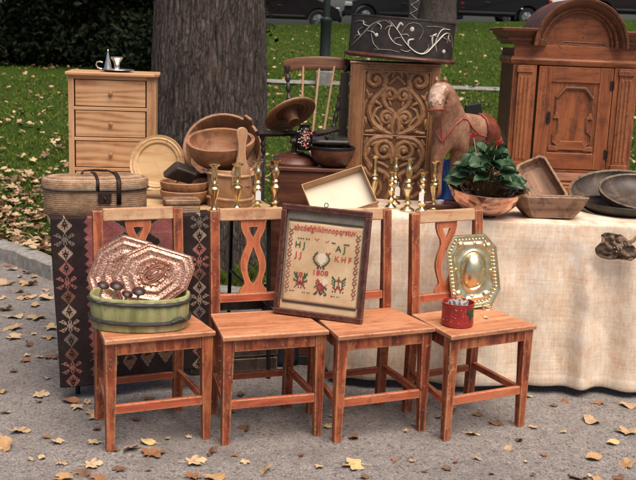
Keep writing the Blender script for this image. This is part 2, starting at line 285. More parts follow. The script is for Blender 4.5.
# ------------------------------------------------------------------ mesh helper
class MB:
    def __init__(s): s.v = []; s.f = []; s.m = []
    def add(s, vs, fs, mi=0, T=None):
        o = len(s.v)
        s.v += [tuple(T @ Vector(q)) if T else tuple(q) for q in vs]
        s.f += [tuple(i+o for i in q) for q in fs]; s.m += [mi]*len(fs); return s
    def hexa(s, p, mi=0, T=None):      # 4 bottom, 4 top (ccw)
        return s.add(p, [(3, 2, 1, 0), (4, 5, 6, 7), (0, 1, 5, 4), (1, 2, 6, 5), (2, 3, 7, 6), (3, 0, 4, 7)], mi, T)
    def box(s, x0, x1, y0, y1, z0, z1, mi=0, T=None):
        return s.hexa([(x0, y0, z0), (x1, y0, z0), (x1, y1, z0), (x0, y1, z0), (x0, y0, z1), (x1, y0, z1), (x1, y1, z1), (x0, y1, z1)], mi, T)
    def tube(s, pts, r, n=8, mi=0, T=None, closed=False, sq=1.0):
        pts = [Vector(p) for p in pts]; k = len(pts); rs = r if isinstance(r, (list, tuple)) else [r]*k
        vs = []; up = None
        for i, p in enumerate(pts):
            a = pts[(i-1) % k] if (closed or i > 0) else p; b = pts[(i+1) % k] if (closed or i < k-1) else p
            t = (b-a).normalized()
            if up is None: up = Vector((0, 0, 1)) if abs(t.z) < .9 else Vector((0, 1, 0))
            x = t.cross(up).normalized(); up = x.cross(t).normalized()
            for j in range(n):
                q = 2*PI*j/n; vs.append(p+x*math.cos(q)*rs[i]+up*math.sin(q)*rs[i]*sq)
        fs = []
        for i in range(k if closed else k-1):
            for j in range(n):
                a = i*n+j; b = i*n+(j+1) % n; c = ((i+1) % k)*n+(j+1) % n; d = ((i+1) % k)*n+j; fs.append((a, b, c, d))
        if not closed: fs += [tuple(range(n-1, -1, -1)), tuple((k-1)*n+j for j in range(n))]
        return s.add(vs, fs, mi, T)
    def lathe(s, prof, n=24, mi=0, T=None, sx=1, sy=1, wob=None):
        vs = []; fs = []
        for i, (r, z) in enumerate(prof):
            for j in range(n):
                q = 2*PI*j/n; rr = r*(wob(q, z) if wob else 1); vs.append((rr*math.cos(q)*sx, rr*math.sin(q)*sy, z))
        for i in range(len(prof)-1):
            for j in range(n): fs.append((i*n+j, i*n+(j+1) % n, (i+1)*n+(j+1) % n, (i+1)*n+j))
        return s.add(vs, fs, mi, T)
    def grid(s, fn, nu, nv, mi=0, T=None, closed_u=False):
        vs = [fn(i/(nu if closed_u else nu-1), j/(nv-1)) for j in range(nv) for i in range(nu)]; fs = []
        for j in range(nv-1):
            for i in range(nu if closed_u else nu-1):
                fs.append((j*nu+i, j*nu+(i+1) % nu, (j+1)*nu+(i+1) % nu, (j+1)*nu+i))
        return s.add(vs, fs, mi, T)
    def ball(s, c, r, n=10, mi=0, T=None, sc=(1, 1, 1)):
        c = Vector(c); pr = [(math.sin(PI*i/n), -math.cos(PI*i/n)) for i in range(n+1)]
        vs = []; fs = []; k = n+4
        for a, b in pr:
            for j in range(k): vs.append((c.x+r*a*math.cos(2*PI*j/k)*sc[0], c.y+r*a*math.sin(2*PI*j/k)*sc[1], c.z+r*b*sc[2]))
        for i in range(n):
            for j in range(k): fs.append((i*k+j, i*k+(j+1) % k, (i+1)*k+(j+1) % k, (i+1)*k+j))
        return s.add(vs, fs, mi, T)
    def prism(s, poly, y0, y1, mi=0, T=None):     # poly in x,z, extruded along y
        n = len(poly); vs = [(x, y0, z) for x, z in poly]+[(x, y1, z) for x, z in poly]
        fs = [tuple(range(n)), tuple(range(2*n-1, n-1, -1))]+[(i, i+n, (i+1) % n+n, (i+1) % n) for i in range(n)]
        return s.add(vs, fs, mi, T)
    def build(s, name, mats, parent=None, bevel=0, ang=38, smooth=True, sub=0, fix=True, solid=0):
        me = bpy.data.meshes.new(name); me.from_pydata([tuple(q) for q in s.v], [], s.f)
        ms = mats if isinstance(mats, list) else [mats]
        for m in ms: me.materials.append(m)
        if len(ms) > 1: me.polygons.foreach_set('material_index', s.m)
        if fix:
            bm = bmesh.new(); bm.from_mesh(me); bmesh.ops.remove_doubles(bm, verts=bm.verts, dist=1e-6); bmesh.ops.dissolve_degenerate(bm, edges=bm.edges, dist=1e-7); bmesh.ops.recalc_face_normals(bm, faces=bm.faces); bm.to_mesh(me); bm.free()
        if smooth:
            me.polygons.foreach_set('use_smooth', [True]*len(me.polygons)); me.set_sharp_from_angle(angle=math.radians(ang))
        me.update(); o = bpy.data.objects.new(name, me); COL.objects.link(o)
        if parent: o.parent = parent
        if solid: q = o.modifiers.new('thick', 'SOLIDIFY'); q.thickness = solid; q.offset = 0
        if bevel: q = o.modifiers.new('bevel', 'BEVEL'); q.width = bevel; q.segments = 2; q.limit_method = 'ANGLE'; q.angle_limit = math.radians(40); q.harden_normals = True
        if sub: q = o.modifiers.new('sub', 'SUBSURF'); q.levels = sub; q.render_levels = sub
        return o
def tag(o, label=None, cat=None, group=None, kind=None):
    if label: o['label'] = label
    if cat: o['category'] = cat
    if group: o['group'] = group
    if kind: o['kind'] = kind
    return o
def thing(name, label, cat, loc=(0, 0, 0), rz=0, group=None, mat=None):
    o = bpy.data.objects.new(name, None); COL.objects.link(o); o.empty_display_size = .1
    if mat is not None: o.matrix_world = mat
    else: o.location = loc; o.rotation_euler = (0, 0, rz)
    return tag(o, label, cat, group)
def copy_tree(o, parent=None):
    c = o.copy(); COL.objects.link(c)
    if parent: c.parent = parent
    for ch in [q for q in bpy.data.objects if q.parent == o]: copy_tree(ch, c)
    return c
def raw(name, V, Fc, mat, parent=None, smooth=False):       # numpy arrays; Fc (n,k)
    me = bpy.data.meshes.new(name); n, k = Fc.shape
    me.vertices.add(len(V)); me.vertices.foreach_set('co', V.astype(np.float32).ravel())
    me.loops.add(n*k); me.loops.foreach_set('vertex_index', Fc.astype(np.int32).ravel())
    me.polygons.add(n); me.polygons.foreach_set('loop_start', np.arange(0, n*k, k, dtype=np.int32))
    for m in (mat if isinstance(mat, list) else [mat]): me.materials.append(m)
    me.update(calc_edges=True); me.validate()
    o = bpy.data.objects.new(name, me); COL.objects.link(o)
    if parent: o.parent = parent
    return o
def frame3(o, x, y, z):
    return Matrix(((x.x, y.x, z.x, o.x), (x.y, y.y, z.y, o.y), (x.z, y.z, z.z, o.z), (0, 0, 0, 1)))
def arc(c, r, a0, a1, n):
    return [(c[0]+r*math.cos(a0+(a1-a0)*i/n), c[1]+r*math.sin(a0+(a1-a0)*i/n)) for i in range(n+1)]
def sm(t): t = max(0, min(1, t)); return t*t*(3-2*t)
T = .80
# ------------------------------------------------------------------ setting
KP = [(-40, 40), (-9, 14.2), (-4, 8.75), (-2.75, 7.3), (-2.17, 6.72), (-1.65, 6.17), (-1.1, 5.86), (-.63, 5.74), (-.15, 5.70), (.8, 5.75), (2.5, 6.1), (6, 7.4), (12, 10.5), (40, 26)]
def ky(x): return float(np.interp(x, [p[0] for p in KP], [p[1] for p in KP]))
def side(x, y): return .05*(max(-22, min(16, x))-7.5)*sm((y-17)/20)
def zl(x, y):
    d = max(0, min(y, 37.4)-8); z = .075+.08*d*min(1, .5+d/8)
    return z+side(x, y)
def zln(x, y): return zl(x, y)+.02*noise.noise((x*1.7, y*1.7, 0))+.03*noise.noise((x*.4, y*.4, 3))*sm((y-7)/4)
b = MB(); nx, ny = 60, 70
b.box(-150, 150, -60, 260, -.5, 0)
tag(b.build('gravel_ground', M['gravel'], smooth=False), kind='structure')
b = MB(); xs = np.concatenate([np.linspace(-60, -6, 28), np.linspace(-5.8, 5.8, 70), np.linspace(6, 60, 28)])
def lawn_pt(i, j):
    x = xs[int(round(i*(len(xs)-1)))]; y0 = ky(x)+.13; y1 = 37.5; t = j**2.0; y = y0+(max(y1, y0+.5)-y0)*t; return (x, y, zln(x, y))
b.grid(lawn_pt, len(xs), 120)
tag(b.build('lawn', M['soil'], fix=False), kind='structure')
def zr(x): return .075+.08*29.4+side(x, 40)
def band(nm, y0, y1, dz, m, th=.8):
    b = MB(); xs_ = [-150, -22, -14, -7, 0, 7, 16, 150]; vs = []
    for x in xs_: vs += [(x, y0, zr(x)+dz-th), (x, y0, zr(x)+dz), (x, y1, zr(x)+dz), (x, y1, zr(x)+dz-th)]
    fs = [(4*i+j, 4*i+(j+1) % 4, 4*i+4+(j+1) % 4, 4*i+4+j) for i in range(len(xs_)-1) for j in range(4)]; b.add(vs, fs); tag(b.build(nm, m, smooth=False), kind='structure')
band('road', 37.46, 46.5, -.10, M['asphalt']); band('far_ground', 46.5, 260, 0, M['soil']); band('road_kerb', 37.3, 37.455, -.02, M['asphalt'])
# kerb of granite stones along the gravel
b = MB(); pts = []
x = -9.0
P = [Vector((p[0], p[1], 0)) for p in KP[1:-1]]
def kerb_at(s):
    for a, c in zip(P, P[1:]):
        L = (c-a).length
        if s <= L: return a+(c-a)*(s/L), (c-a).normalized()
        s -= L
    return P[-1], (P[-1]-P[-2]).normalized()
tot = sum((c-a).length for a, c in zip(P, P[1:])); s = 0
while s < tot-.3:
    L = random.uniform(.55, .95); p0, _ = kerb_at(s+.006); p1, _ = kerb_at(min(tot, s+L-.006)); d = (p1-p0).normalized(); n = Vector((-d.y, d.x, 0)); h0 = .095+random.uniform(-.012, .012); h1 = h0+random.uniform(-.01, .01); q = random.uniform(-.012, .012); wd = .15
    def gp(u, v, p0=p0, p1=p1, n=n, h0=h0, h1=h1, q=q):
        prof = [(0, -.05), (.002, .03), (.006, .085), (.022, 1.0), (.075, 1.03), (.13, 1.0), (.15, .085), (.15, -.05)]
        k = min(7, int(round(v*7))); e = prof[k]; p = p0.lerp(p1, u); h = h0+(h1-h0)*u; z = e[1] if k in (0, 1, 7) else (h*(.9 if k in (2, 6) else e[1]))
        r = .008*noise.noise((p.x*9, p.y*9, k*1.3)); p = p+n*(e[0]+q+r); return (p.x, p.y, z+r)
    o0 = len(b.v); b.grid(gp, 9, 8); b.f.append(tuple(o0+9*i for i in range(8))); b.f.append(tuple(o0+9*i+8 for i in range(7, -1, -1))); b.m += [0, 0]; s += L
tag(b.build('kerb', M['stone']), kind='structure')
# pale edging strip across the lawn
b = MB()
def strip(u, v):
    x = -1.6+40*u; y = 16.95+.02*x+v*.12; return (x, y, zl(x, y)+.02+.05*math.sin(PI*v))
b.grid(strip, 80, 5); tag(b.build('footpath', M['concrete']), kind='structure')
# grass
def blades(n, ymin, ymax, hgt, wid, seed):
    r = np.random.default_rng(seed); u = r.random(n); Y = 1/(1/ymin+(1/ymax-1/ymin)*u)*1.0
    X = (r.random(n)-.5)*2*(Y*.48+.8)
    k = np.array([ky(a) for a in X]); keep = Y > k+.16
    keep &= ((X+.742)**2+(Y-6.42)**2 > .36**2)
    keep &= ~((Y > 16.85) & (Y < 17.7))
    cl = np.array([noise.noise((a*1.3, c*1.3, 9)) for a, c in zip(X, Y)]); near = np.clip((8.6-Y)/2.2, 0, 1)
    keep &= (cl+r.random(n)*.7-.2-near*.75*(np.abs(X+.5) > .8)) > -.25
    X, Y = X[keep], Y[keep]; n = len(X)
    Z = np.array([zln(a, c) for a, c in zip(X, Y)])-.008
    h = hgt*(.5+r.random(n))*(Y/7)**.25; wd = wid*(.7+.6*r.random(n))*(Y/7)**.8; a = r.random(n)*2*PI; lean = h*(.3+.6*r.random(n)); la = r.random(n)*2*PI
    dx, dy = np.cos(a)*wd/2, np.sin(a)*wd/2; lx, ly = np.cos(la)*lean, np.sin(la)*lean
    V = np.empty((n, 4, 3)); V[:, 0] = np.stack([X-dx, Y-dy, Z], 1); V[:, 1] = np.stack([X+dx, Y+dy, Z], 1)
    V[:, 2] = np.stack([X+dx*.6+lx*.45, Y+dy*.6+ly*.45, Z+h*.7], 1); V[:, 3] = np.stack([X+lx, Y+ly, Z+h], 1)
    return V.reshape(-1, 3), np.arange(n*4).reshape(-1, 4)
V, Fq = blades(210000, 5.8, 37, .034, .007, 3)
o = raw('grass', V, Fq, M['grass']); tag(o, kind='stuff')
V, Fq = blades(9000, 5.8, 6.6, .11, .007, 5)
keep = (np.abs(V.reshape(-1, 4, 3)[:, 0, 0]+.42) < .22)
V4 = V.reshape(-1, 4, 3)[keep]; o = raw('grass_tuft', V4.reshape(-1, 3), np.arange(len(V4)*4).reshape(-1, 4), M['grass']); tag(o, 'tuft of green grass growing at the foot of the big tree trunk', 'grass', kind='stuff')
# ------------------------------------------------------------------ leaves
def leaf_mesh(seed):
    r = random.Random(seed*13+1); tips = [(90, 1.0), (35, .92), (145, .92), (-25, .62), (205, .62)]; pts = []
    order = [(-25, .62), (6, .50), (35, .92), (63, .60), (90, 1.0), (117, .60), (145, .92), (174, .50), (205, .62), (250, .22), (290, .22)]
    out = []
    for i, (a, q) in enumerate(order):
        a2 = a+r.uniform(-5, 5); q2 = q*r.uniform(.88, 1.1)
        if q > .5:
            out += [(a2-19, q2*.72), (a2-11, q2*.80), (a2, q2*.96), (a2+11, q2*.82), (a2+19, q2*.74)]
        else: out.append((a2, q2))
    if seed % 3 == 1:          # an oval leaf among the maple leaves
        m_ = len(out); out = []
        for i in range(m_):
            a = -70+320*i/(m_-1)*.99; q = .30+.62*max(0, math.sin(math.radians(a)))**2.2+r.uniform(-.03, .03)+(.04 if i % 2 else 0); out.append((a, q))
    elif seed % 3 == 2:        # torn: one side lobe gone
        out = [(a, q*(.55 if 10 < a < 62 else 1)*r.uniform(.93, 1.05)) for a, q in out]
    cu = r.uniform(.1, .6); tw = r.uniform(0, PI); ph = r.uniform(0, 6)
    def pos(a, q):
        x, y = q*math.cos(math.radians(a)), q*math.sin(math.radians(a)); k = x*math.cos(tw)+y*math.sin(tw)
        return (x*.5, y*.5, .5*(cu*.45*k*k+.12*math.sin(5*x+ph)*math.cos(4*y+ph)+.05))
    b = MB(); n = len(out); vs = [pos(0, 0)]+[pos(a, q*.5) for a, q in out]+[pos(a, q) for a, q in out]
    fs = [(0, 1+i, 1+(i+1) % n) for i in range(n)]+[(1+i, 1+n+i, 1+n+(i+1) % n, 1+(i+1) % n) for i in range(n)]
    b.add(vs, fs); b.tube([pos(270, .05), pos(268, .45), pos(262, .8)], [.012, .012, .008], 4); return b
LM = []
for k in range(6):
    bb = leaf_mesh(k+2)
    for m in range(6):
        o = bb.build('fallen_leaf', LEAF[m], fix=False, ang=60); LM.append((k, m, o.data)); bpy.data.objects.remove(o)
NAMES = ['tan', 'ochre', 'pale buff', 'russet', 'brown', 'yellow']
def leaf(p, size, m, where, group, rz=None, tilt=.25):
    k = random.randrange(6); me = [q[2] for q in LM if q[0] == k and q[1] == m][0]
    o = bpy.data.objects.new('fallen_leaf', me); COL.objects.link(o); o.location = p; o.scale = (size,)*3
    if random.random() < .3: tilt += .35
    o.rotation_euler = (random.uniform(-tilt, tilt), random.uniform(-tilt, tilt), random.uniform(0, 6.28) if rz is None else rz)
    return tag(o, '%s maple leaf fallen %s' % (NAMES[m], where), 'leaf', '%s maple leaves %s' % (NAMES[m], group))
GL = [(17, 431, 0, 22), (6, 449, 1, 24), (38, 395, 2, 18), (76, 401, 3, 22), (42, 456, 2, 12), (94, 443, 2, 15), (60, 442, 2, 14), (90, 465, 2, 20), (132, 448, 0, 24), (152, 443, 5, 18), (152, 455, 3, 26), (192, 462, 2, 24), (60, 463, 0, 13), (67, 477, 1, 22), (210, 477, 1, 24), (120, 468, 4, 14), (2, 391, 1, 14), (2, 413, 2, 12), (99, 428, 4, 12), (17, 337, 2, 18), (49, 328, 2, 18), (47, 337, 1, 16), (36, 317, 0, 22), (51, 356, 3, 18), (13, 327, 0, 20), (11, 317, 2, 18), (265, 471, 0, 26), (319, 466, 2, 12), (357, 465, 5, 26), (327, 426, 5, 12), (355, 436, 4, 16), (395, 459, 3, 8), (471, 434, 5, 17), (499, 424, 4, 16), (439, 417, 1, 12), (589, 418, 0, 26), (597, 456, 1, 22), (616, 442, 5, 16), (627, 466, 1, 18), (630, 433, 0, 24), (576, 478, 3, 20), (597, 478, 1, 18), (509, 447, 0, 14), (565, 401, 3, 12), (599, 402, 3, 12), (624, 404, 0, 20), (621, 477, 4, 14), (424, 471, 3, 9), (5, 283, 0, 16), (25, 283, 1, 18), (28, 297, 2, 14), (50, 298, 2, 18), (3, 298, 2, 12), (34, 306, 0, 14), (8, 309, 0, 18), (450, 412, 4, 12), (480, 415, 4, 12), (240, 395, 4, 12), (520, 440, 4, 9), (150, 398, 4, 12), (455, 462, 3, 8), (28, 360, 3, 12), (30, 345, 4, 12), (65, 372, 4, 11), (545, 455, 3, 9), (562, 432, 0, 8), (300, 455, 4, 8), (234, 455, 3, 9), (45, 377, 0, 10)]
for u, v, m, px in GL:
    p = ATZ(u, v, .006); dpp = (p-Vector((0, 0, H))).length
    leaf(p, px/1000*dpp*1.35, m, 'on the grey gravel', 'on the gravel', tilt=.12)
for i in range(60):
    u, v = random.uniform(-20, 660), random.choice([random.uniform(285, 400), random.uniform(395, 480), random.uniform(395, 480)])
    if v < 390 and u > 62: continue
    leaf(ATZ(u, v, .006), random.choice([.04, .06, .10]), random.choice([0, 0, 2, 3, 4, 4]), 'on the grey gravel', 'on the gravel', tilt=.15)
for i in range(34):
    X = random.uniform(-2.9, -1.25); Y = ky(X)-abs(random.gauss(.02, .32))-.03
    leaf(Vector((X, Y, .008)), random.uniform(.07, .13), random.choice([0, 0, 1, 2, 2, 3, 4]), 'on the grey gravel', 'on the gravel', tilt=.15)
cnt = 0
while cnt < 140:
    Y = 5.9+random.random()**1.5*4.5; X = random.uniform(-.40, .36)*Y
    if X < -.9 and random.random() < .75: pass
    elif random.random() < .55: continue
    if Y < ky(X)+.18 or (X+.66)**2+(Y-6.42)**2 < .45**2: continue
    leaf(Vector((X, Y, zln(X, Y)+.04+.02*random.random())), random.uniform(.10, .16), random.choice([0, 0, 0, 1, 2, 2, 2, 2, 3, 4]), 'on the lawn grass', 'on the lawn', tilt=.5); cnt += 1
# loose grit on the gravel
def grit(n):
    r = np.random.default_rng(77); Y = 2.75+r.random(n)**1.3*3.6; X = (r.random(n)-.5)*2*(Y*.36+.1); ok = Y < np.array([ky(a) for a in X])-.02; X, Y = X[ok], Y[ok]; n = len(X)
    s_ = (.0012+.0030*r.random(n)**3)[:, None, None]; oc = np.array([(1, 0, 0), (0, 1, 0), (-1, 0, 0), (0, -1, 0), (0, 0, .8), (0, 0, -.8)]); V = oc[None]*s_*(.6+.8*r.random((n, 6, 1)))
    a = r.random(n)*6.28; c, q = np.cos(a)[:, None], np.sin(a)[:, None]; V = np.stack([V[..., 0]*c-V[..., 1]*q+X[:, None], V[..., 0]*q+V[..., 1]*c+Y[:, None], V[..., 2]+s_[..., 0]*.45], -1)
    f = np.array([(0, 1, 4), (1, 2, 4), (2, 3, 4), (3, 0, 4), (1, 0, 5), (2, 1, 5), (3, 2, 5), (0, 3, 5)]); return V.reshape(-1, 3), (f[None]+np.arange(n)[:, None, None]*6).reshape(-1, 3)
V, Fq = grit(16000); tag(raw('gravel_grit', V, Fq, M['stone']), kind='stuff')
# the rest of the leaf litter
def litter_obj(n, m, seed, near):
    k0 = [q for q in LM if q[1] == m]; r = np.random.default_rng(seed)
    from mathutils import Euler
    NL = (len(k0[0][2].vertices)-1-12)//2           # outline points
    tri = np.array([(0, 1+NL+i, 1+NL+(i+1) % NL) for i in range(NL)]); base = [np.array([v.co[:] for v in q[2].vertices])[:1+2*NL] for q in k0]
    Vs, Fs = [], []; c = 0
    while c < n:
        if near: Y = 5.9+r.random()**1.4*3.6; X = r.uniform(-.42, -.1)*Y
        else: Y = 1/(1/7.5+(1/36-1/7.5)*r.random()**.8); X = r.uniform(-.5, .5)*Y
        if Y < ky(X)+.16 or (X+.66)**2+(Y-6.42)**2 < .4**2: continue
        if not near and noise.noise((X*.7, Y*.7, 5))+r.random()*1.3-.25 < 0: continue
        s = r.uniform(.07, .14) if not near else r.uniform(.07, .13); k = r.integers(6)
        mt = np.array(Euler((r.normal(0, .3), r.normal(0, .3), r.uniform(0, 6.28))).to_matrix())
        Vs.append(base[k]@mt.T*s+np.array([X, Y, zln(X, Y)+(.025 if near else .05)])); Fs.append(tri+c*(1+2*NL)); c += 1
    o = raw('leaf_litter', np.concatenate(Vs), np.concatenate(Fs), LEAF[m]); tag(o, kind='stuff')
for m, n in ((0, 900), (1, 380), (2, 700), (3, 560), (4, 900), (5, 180)): litter_obj(n, m, 20+m, False)
for m, n in ((0, 380), (2, 200), (3, 240), (4, 560)): litter_obj(n, m, 40+m, True)
# ------------------------------------------------------------------ trees, shrubs
def trunk_mesh(cx, cy, z0, z1, r0, flare, nz, na, amp, seed):
    b = MB(); 
    def fn(u, v):
        a = 2*PI*u; z = z0+(z1-z0)*v; h = z-z0
        r = r0*(1+flare*math.exp(-h*2.2)+.04*math.sin(3*a+seed)*math.exp(-h*.4))*(1-.02*h)
        d = noise.noise((math.cos(a)*9*r0/.36, math.sin(a)*9*r0/.36, z*2.2+seed))+.6*noise.noise((math.cos(a)*22, math.sin(a)*22, z*5+seed))
        d2 = noise.noise((math.cos(a)*2.2, math.sin(a)*2.2, z*1.2+seed)); r += amp*(-abs(d)*1.5+.5)+.03*d2
        return (cx+r*math.cos(a), cy+r*math.sin(a), z)
    b.grid(fn, na, nz, closed_u=True); return b
t = thing('tree', 'broad old tree trunk with furrowed bark behind the wooden tubs', 'tree', (-.742, 6.42, 0))
b = trunk_mesh(0, 0, -.1, 5.2, .348, .35, 260, 360, .021, 1); b.build('trunk', M['bark'], t, ang=180)
for a, l in ((.4, 2.2), (2.5, 2.6), (4.4, 2.0)):
    b = MB(); b.tube([(0, 0, 4.6), (math.cos(a)*.5, math.sin(a)*.5, 5.6), (math.cos(a)*1.2, math.sin(a)*1.2, 5.2+l)], [.24, .18, .10], 12); b.build('limb', M['bark'], t)
def cloud(n, cents, rads, size, seed, shell=.55):
    r = np.random.default_rng(seed); k = r.integers(len(cents), size=n); c = np.array(cents)[k]; q = np.array(rads)[k]
    d = r.normal(size=(n, 3)); d /= np.linalg.norm(d, axis=1)[:, None]; s = (shell+(1-shell)*r.random(n))[:, None]; P = c+d*q*s*(1+.18*r.normal(size=(n, 1)))
    a = r.normal(size=(n, 3)); a /= np.linalg.norm(a, axis=1)[:, None]; e = np.cross(a, r.normal(size=(n, 3))); e /= np.linalg.norm(e, axis=1)[:, None]
    L = size*(.6+.8*r.random(n))[:, None]
    V = np.empty((n, 4, 3)); V[:, 0] = P-a*L; V[:, 1] = P+e*L*.5; V[:, 2] = P+a*L; V[:, 3] = P-e*L*.5
    return V.reshape(-1, 3), np.arange(n*4).reshape(-1, 4)
def shrub(x, y, h, wd, n, seed, label, name='shrub', cat='shrub', z0=.15):
    t = thing(name, label, cat, (x, y, zl(x, y)), 0, 'dark shrubs along the lawn')
    r = random.Random(seed); cs = []; rs = []
    for i in range(16):
        zz = (r.uniform(z0, 1) if i > 4 else .1)*h; cs.append((r.uniform(-.6, .6)*wd, r.uniform(-.4, .4)*wd, zz)); q = r.uniform(.28, .5)*wd; rs.append((q, q, q*.8))
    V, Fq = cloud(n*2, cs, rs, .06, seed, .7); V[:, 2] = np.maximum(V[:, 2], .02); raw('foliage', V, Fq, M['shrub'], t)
    b = MB()
    for i in range(5):
        a = r.uniform(-.5, .5)*wd; b.tube([(a*.3, 0, 0), (a*.7, r.uniform(-.3, .3), h*.45), (a*1.3, r.uniform(-.5, .5), h*.9)], [.07, .05, .02], 6)
    b.build('stem', M['branch'], t)
SH = [(-6.4, 18.2, .95, .9), (-4.95, 18.7, 3.4, 1.15), (-4.3, 18.6, 3.5, 1.6), (-2.75, 18.8, 3.5, 1.6), (-9.3, 20.5, 2.7, 1.4)]
LB = ['low dark shrub at the left end of the lawn hedge', 'tall dark shrub left of the chest of drawers, near the sky gap', 'tall black-green shrub right behind the silver candlestick', 'dark shrub partly hidden by the broad tree trunk', 'dark shrub far left with pale sky showing through']
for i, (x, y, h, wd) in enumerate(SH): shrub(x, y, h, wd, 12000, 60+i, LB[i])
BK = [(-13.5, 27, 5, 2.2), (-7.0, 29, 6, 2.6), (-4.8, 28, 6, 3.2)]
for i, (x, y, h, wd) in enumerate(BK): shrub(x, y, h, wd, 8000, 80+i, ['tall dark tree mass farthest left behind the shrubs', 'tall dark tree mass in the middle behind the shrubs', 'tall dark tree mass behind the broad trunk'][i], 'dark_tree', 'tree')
# far tree trunk on the bank
p = AT(438, 23, 33); x, y = p.x, p.y
t = thing('tree', 'far dark tree trunk on the bank behind the black painted box', 'tree', (x, y, zl(x, y)-.1)); b = trunk_mesh(0, 0, 0, 7, .55, .3, 60, 60, .03, 5); b.build('trunk', M['bark'], t, ang=180)
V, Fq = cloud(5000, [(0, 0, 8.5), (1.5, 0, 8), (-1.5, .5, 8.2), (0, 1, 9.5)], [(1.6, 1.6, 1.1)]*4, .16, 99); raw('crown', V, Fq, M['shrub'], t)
# lamp post
p = AT(324, 80, 17.0); x, y = p.x, 17.0; z = zl(x, y)
t = thing('lamp_post', 'dark green lamp post on a pale concrete foot behind the armchair', 'lamp post', (x, y, z))
b = MB(); b.box(-.14, .14, -.14, .14, -.1, .24); b.build('foot', M['concrete'], t, bevel=.02)
b = MB(); b.lathe([(0, .2), (.11, .2), (.11, .3), (.09, .34), (.09, 1.02), (.10, 1.04), (.10, 1.09), (.06, 1.12), (.055, 3.2), (.05, 3.9), (0, 3.9)], 20); b.build('post', M['lamp'], t)
b = MB(); b.lathe([(0, 3.9), (.1, 3.9), (.18, 4.3), (.20, 4.32), (.06, 4.5), (0, 4.55)], 16); b.build('lantern', M['lamp'], t)
# cars
def car(name, label, x, y, paint, L=4.4, hgt=1.55, rz=0):
    z = zr(x)-.10; t = thing(name, label, 'car', (x, y, z), rz, 'cars parked along the road')
    hw = .88; lo = .24; bl = 1.10 if hgt > 1.5 else .98
    b = MB()
    prof = [(-L/2, .45), (-L/2+.05, .72), (-L/2+.35, .86), (-L/2+1.0, bl), (-L/2+1.75, hgt-.06), (-L/2+2.3, hgt), (L/2-1.1, hgt-.02), (L/2-.35, bl+.05), (L/2-.04, bl-.05), (L/2, .5)]
    def half(z): return hw-.20*max(0, (z-bl)/(hgt-bl))-(.05 if z < .5 else 0)
    top = prof; n = len(top); vs = []
    ws = [(-L/2+.82, .39), (L/2-.85, .39)]
    bot = [(L/2, lo+.08)]
    for cx, r in reversed(ws): bot += [(cx+r*math.cos(a), .33+r*math.sin(a)) for a in [i*PI/10 for i in range(0, 11)]]
    bot = [(q[0], max(lo, q[1])) for q in bot]+[(-L/2+.02, lo+.08)]
    poly = top+bot
    b.add([(px, -half(pz), pz) for px, pz in poly]+[(px, half(pz), pz) for px, pz in poly], [tuple(range(len(poly))), tuple(range(2*len(poly)-1, len(poly)-1, -1))]+[(i, i+len(poly), (i+1) % len(poly)+len(poly), (i+1) % len(poly)) for i in range(len(poly))])
    b.build('body', paint, t, bevel=.03, ang=30)
    for sgn in (-1, 1):
        g = MB()
        for x0, x1 in ((-L/2+1.35, -L/2+2.2), (-L/2+2.28, L/2-1.55), (L/2-1.48, L/2-.75)):
            y0 = sgn*(half(bl+.04)+.006); y1 = sgn*(half(hgt-.12)+.006); i0 = .32 if x0 < -L/2+1.5 else 0; i1 = .28 if x1 > L/2-1 else 0
            q = [(x0, y0, bl+.05), (x1, y0, bl+.05), (x1-i1, y1, hgt-.13), (x0+i0, y1, hgt-.13)]; g.add(q+[(a, c-sgn*.02, e) for a, c, e in q], [(0, 1, 2, 3), (7, 6, 5, 4), (0, 4, 5, 1), (1, 5, 6, 2), (2, 6, 7, 3), (3, 7, 4, 0)])
        g.build('side_window', M['carglass'], t)
        for cx, r in ws:
            Tm = Matrix.Translation((cx, sgn*.74, .33))@Matrix.Rotation(PI/2, 4, 'X')
            k = MB(); k.lathe([(.2, -.10), (.30, -.11), (.33, -.07), (.33, .07), (.30, .11), (.2, .10), (.2, -.10)], 28, 0, Tm); wh = k.build('wheel', M['tyre'], t)
            k = MB(); k.lathe([(0, .05), (.06, .06), (.2, .03), (.2, -.03), (0, -.05)], 20, 0, Tm)
            for a in range(5): k.tube([(0, 0, 0), (.19*math.cos(a*1.2566), .19*math.sin(a*1.2566), 0)], .035, 6, 0, Tm@Matrix.Translation((0, 0, -sgn*.085)))
            k.build('rim', M['alloy'], wh)
        k = MB(); k.box(-L/2+.03, -L/2+.30, sgn*.86-.10, sgn*.86+.005, .64, .78); k.build('headlight', M['lens'], t, bevel=.02)
        k = MB(); k.box(L/2-.14, L/2+.004, sgn*.86-.12, sgn*.86+.004, .70, .95); k.build('tail_light', M['redlens'], t, bevel=.02)
        k = MB(); k.box(-L/2+1.3, L/2-1.3, sgn*.90-.015, sgn*.90+.015, .40, .46); k.build('side_trim', M['trim'], t, bevel=.01)
        k = MB(); k.box(-.1, .08, sgn*.90-.02, sgn*.90+.02, .78, .81); k.build('door_handle', M['trim'], t, bevel=.008)
    k = MB(); k.box(-L/2-.05, -L/2+.06, -.8, .8, .28, .48); k.build('bumper', paint, t, bevel=.03)
p = AT(512, 20, 39.5)
car('parked_car', 'black parked car with bright alloy wheels left of the cupboard pediment', p.x-1.28, 38.5, M['carblack'], 4.7, 1.7)
p = AT(318, 20, 39)
car('parked_car', 'dark maroon parked car seen right of the broad trunk', p.x-1.42, 38.4, M['carbrown'], 4.5, 1.6, PI)
p = AT(345, 20, 40)
car('parked_car', 'dark grey parked car with a pale bonnet edge above the black painted box', p.x+2.1, 38.6, M['cargrey'], 4.4, 1.5)
p = AT(600, 18, 40)
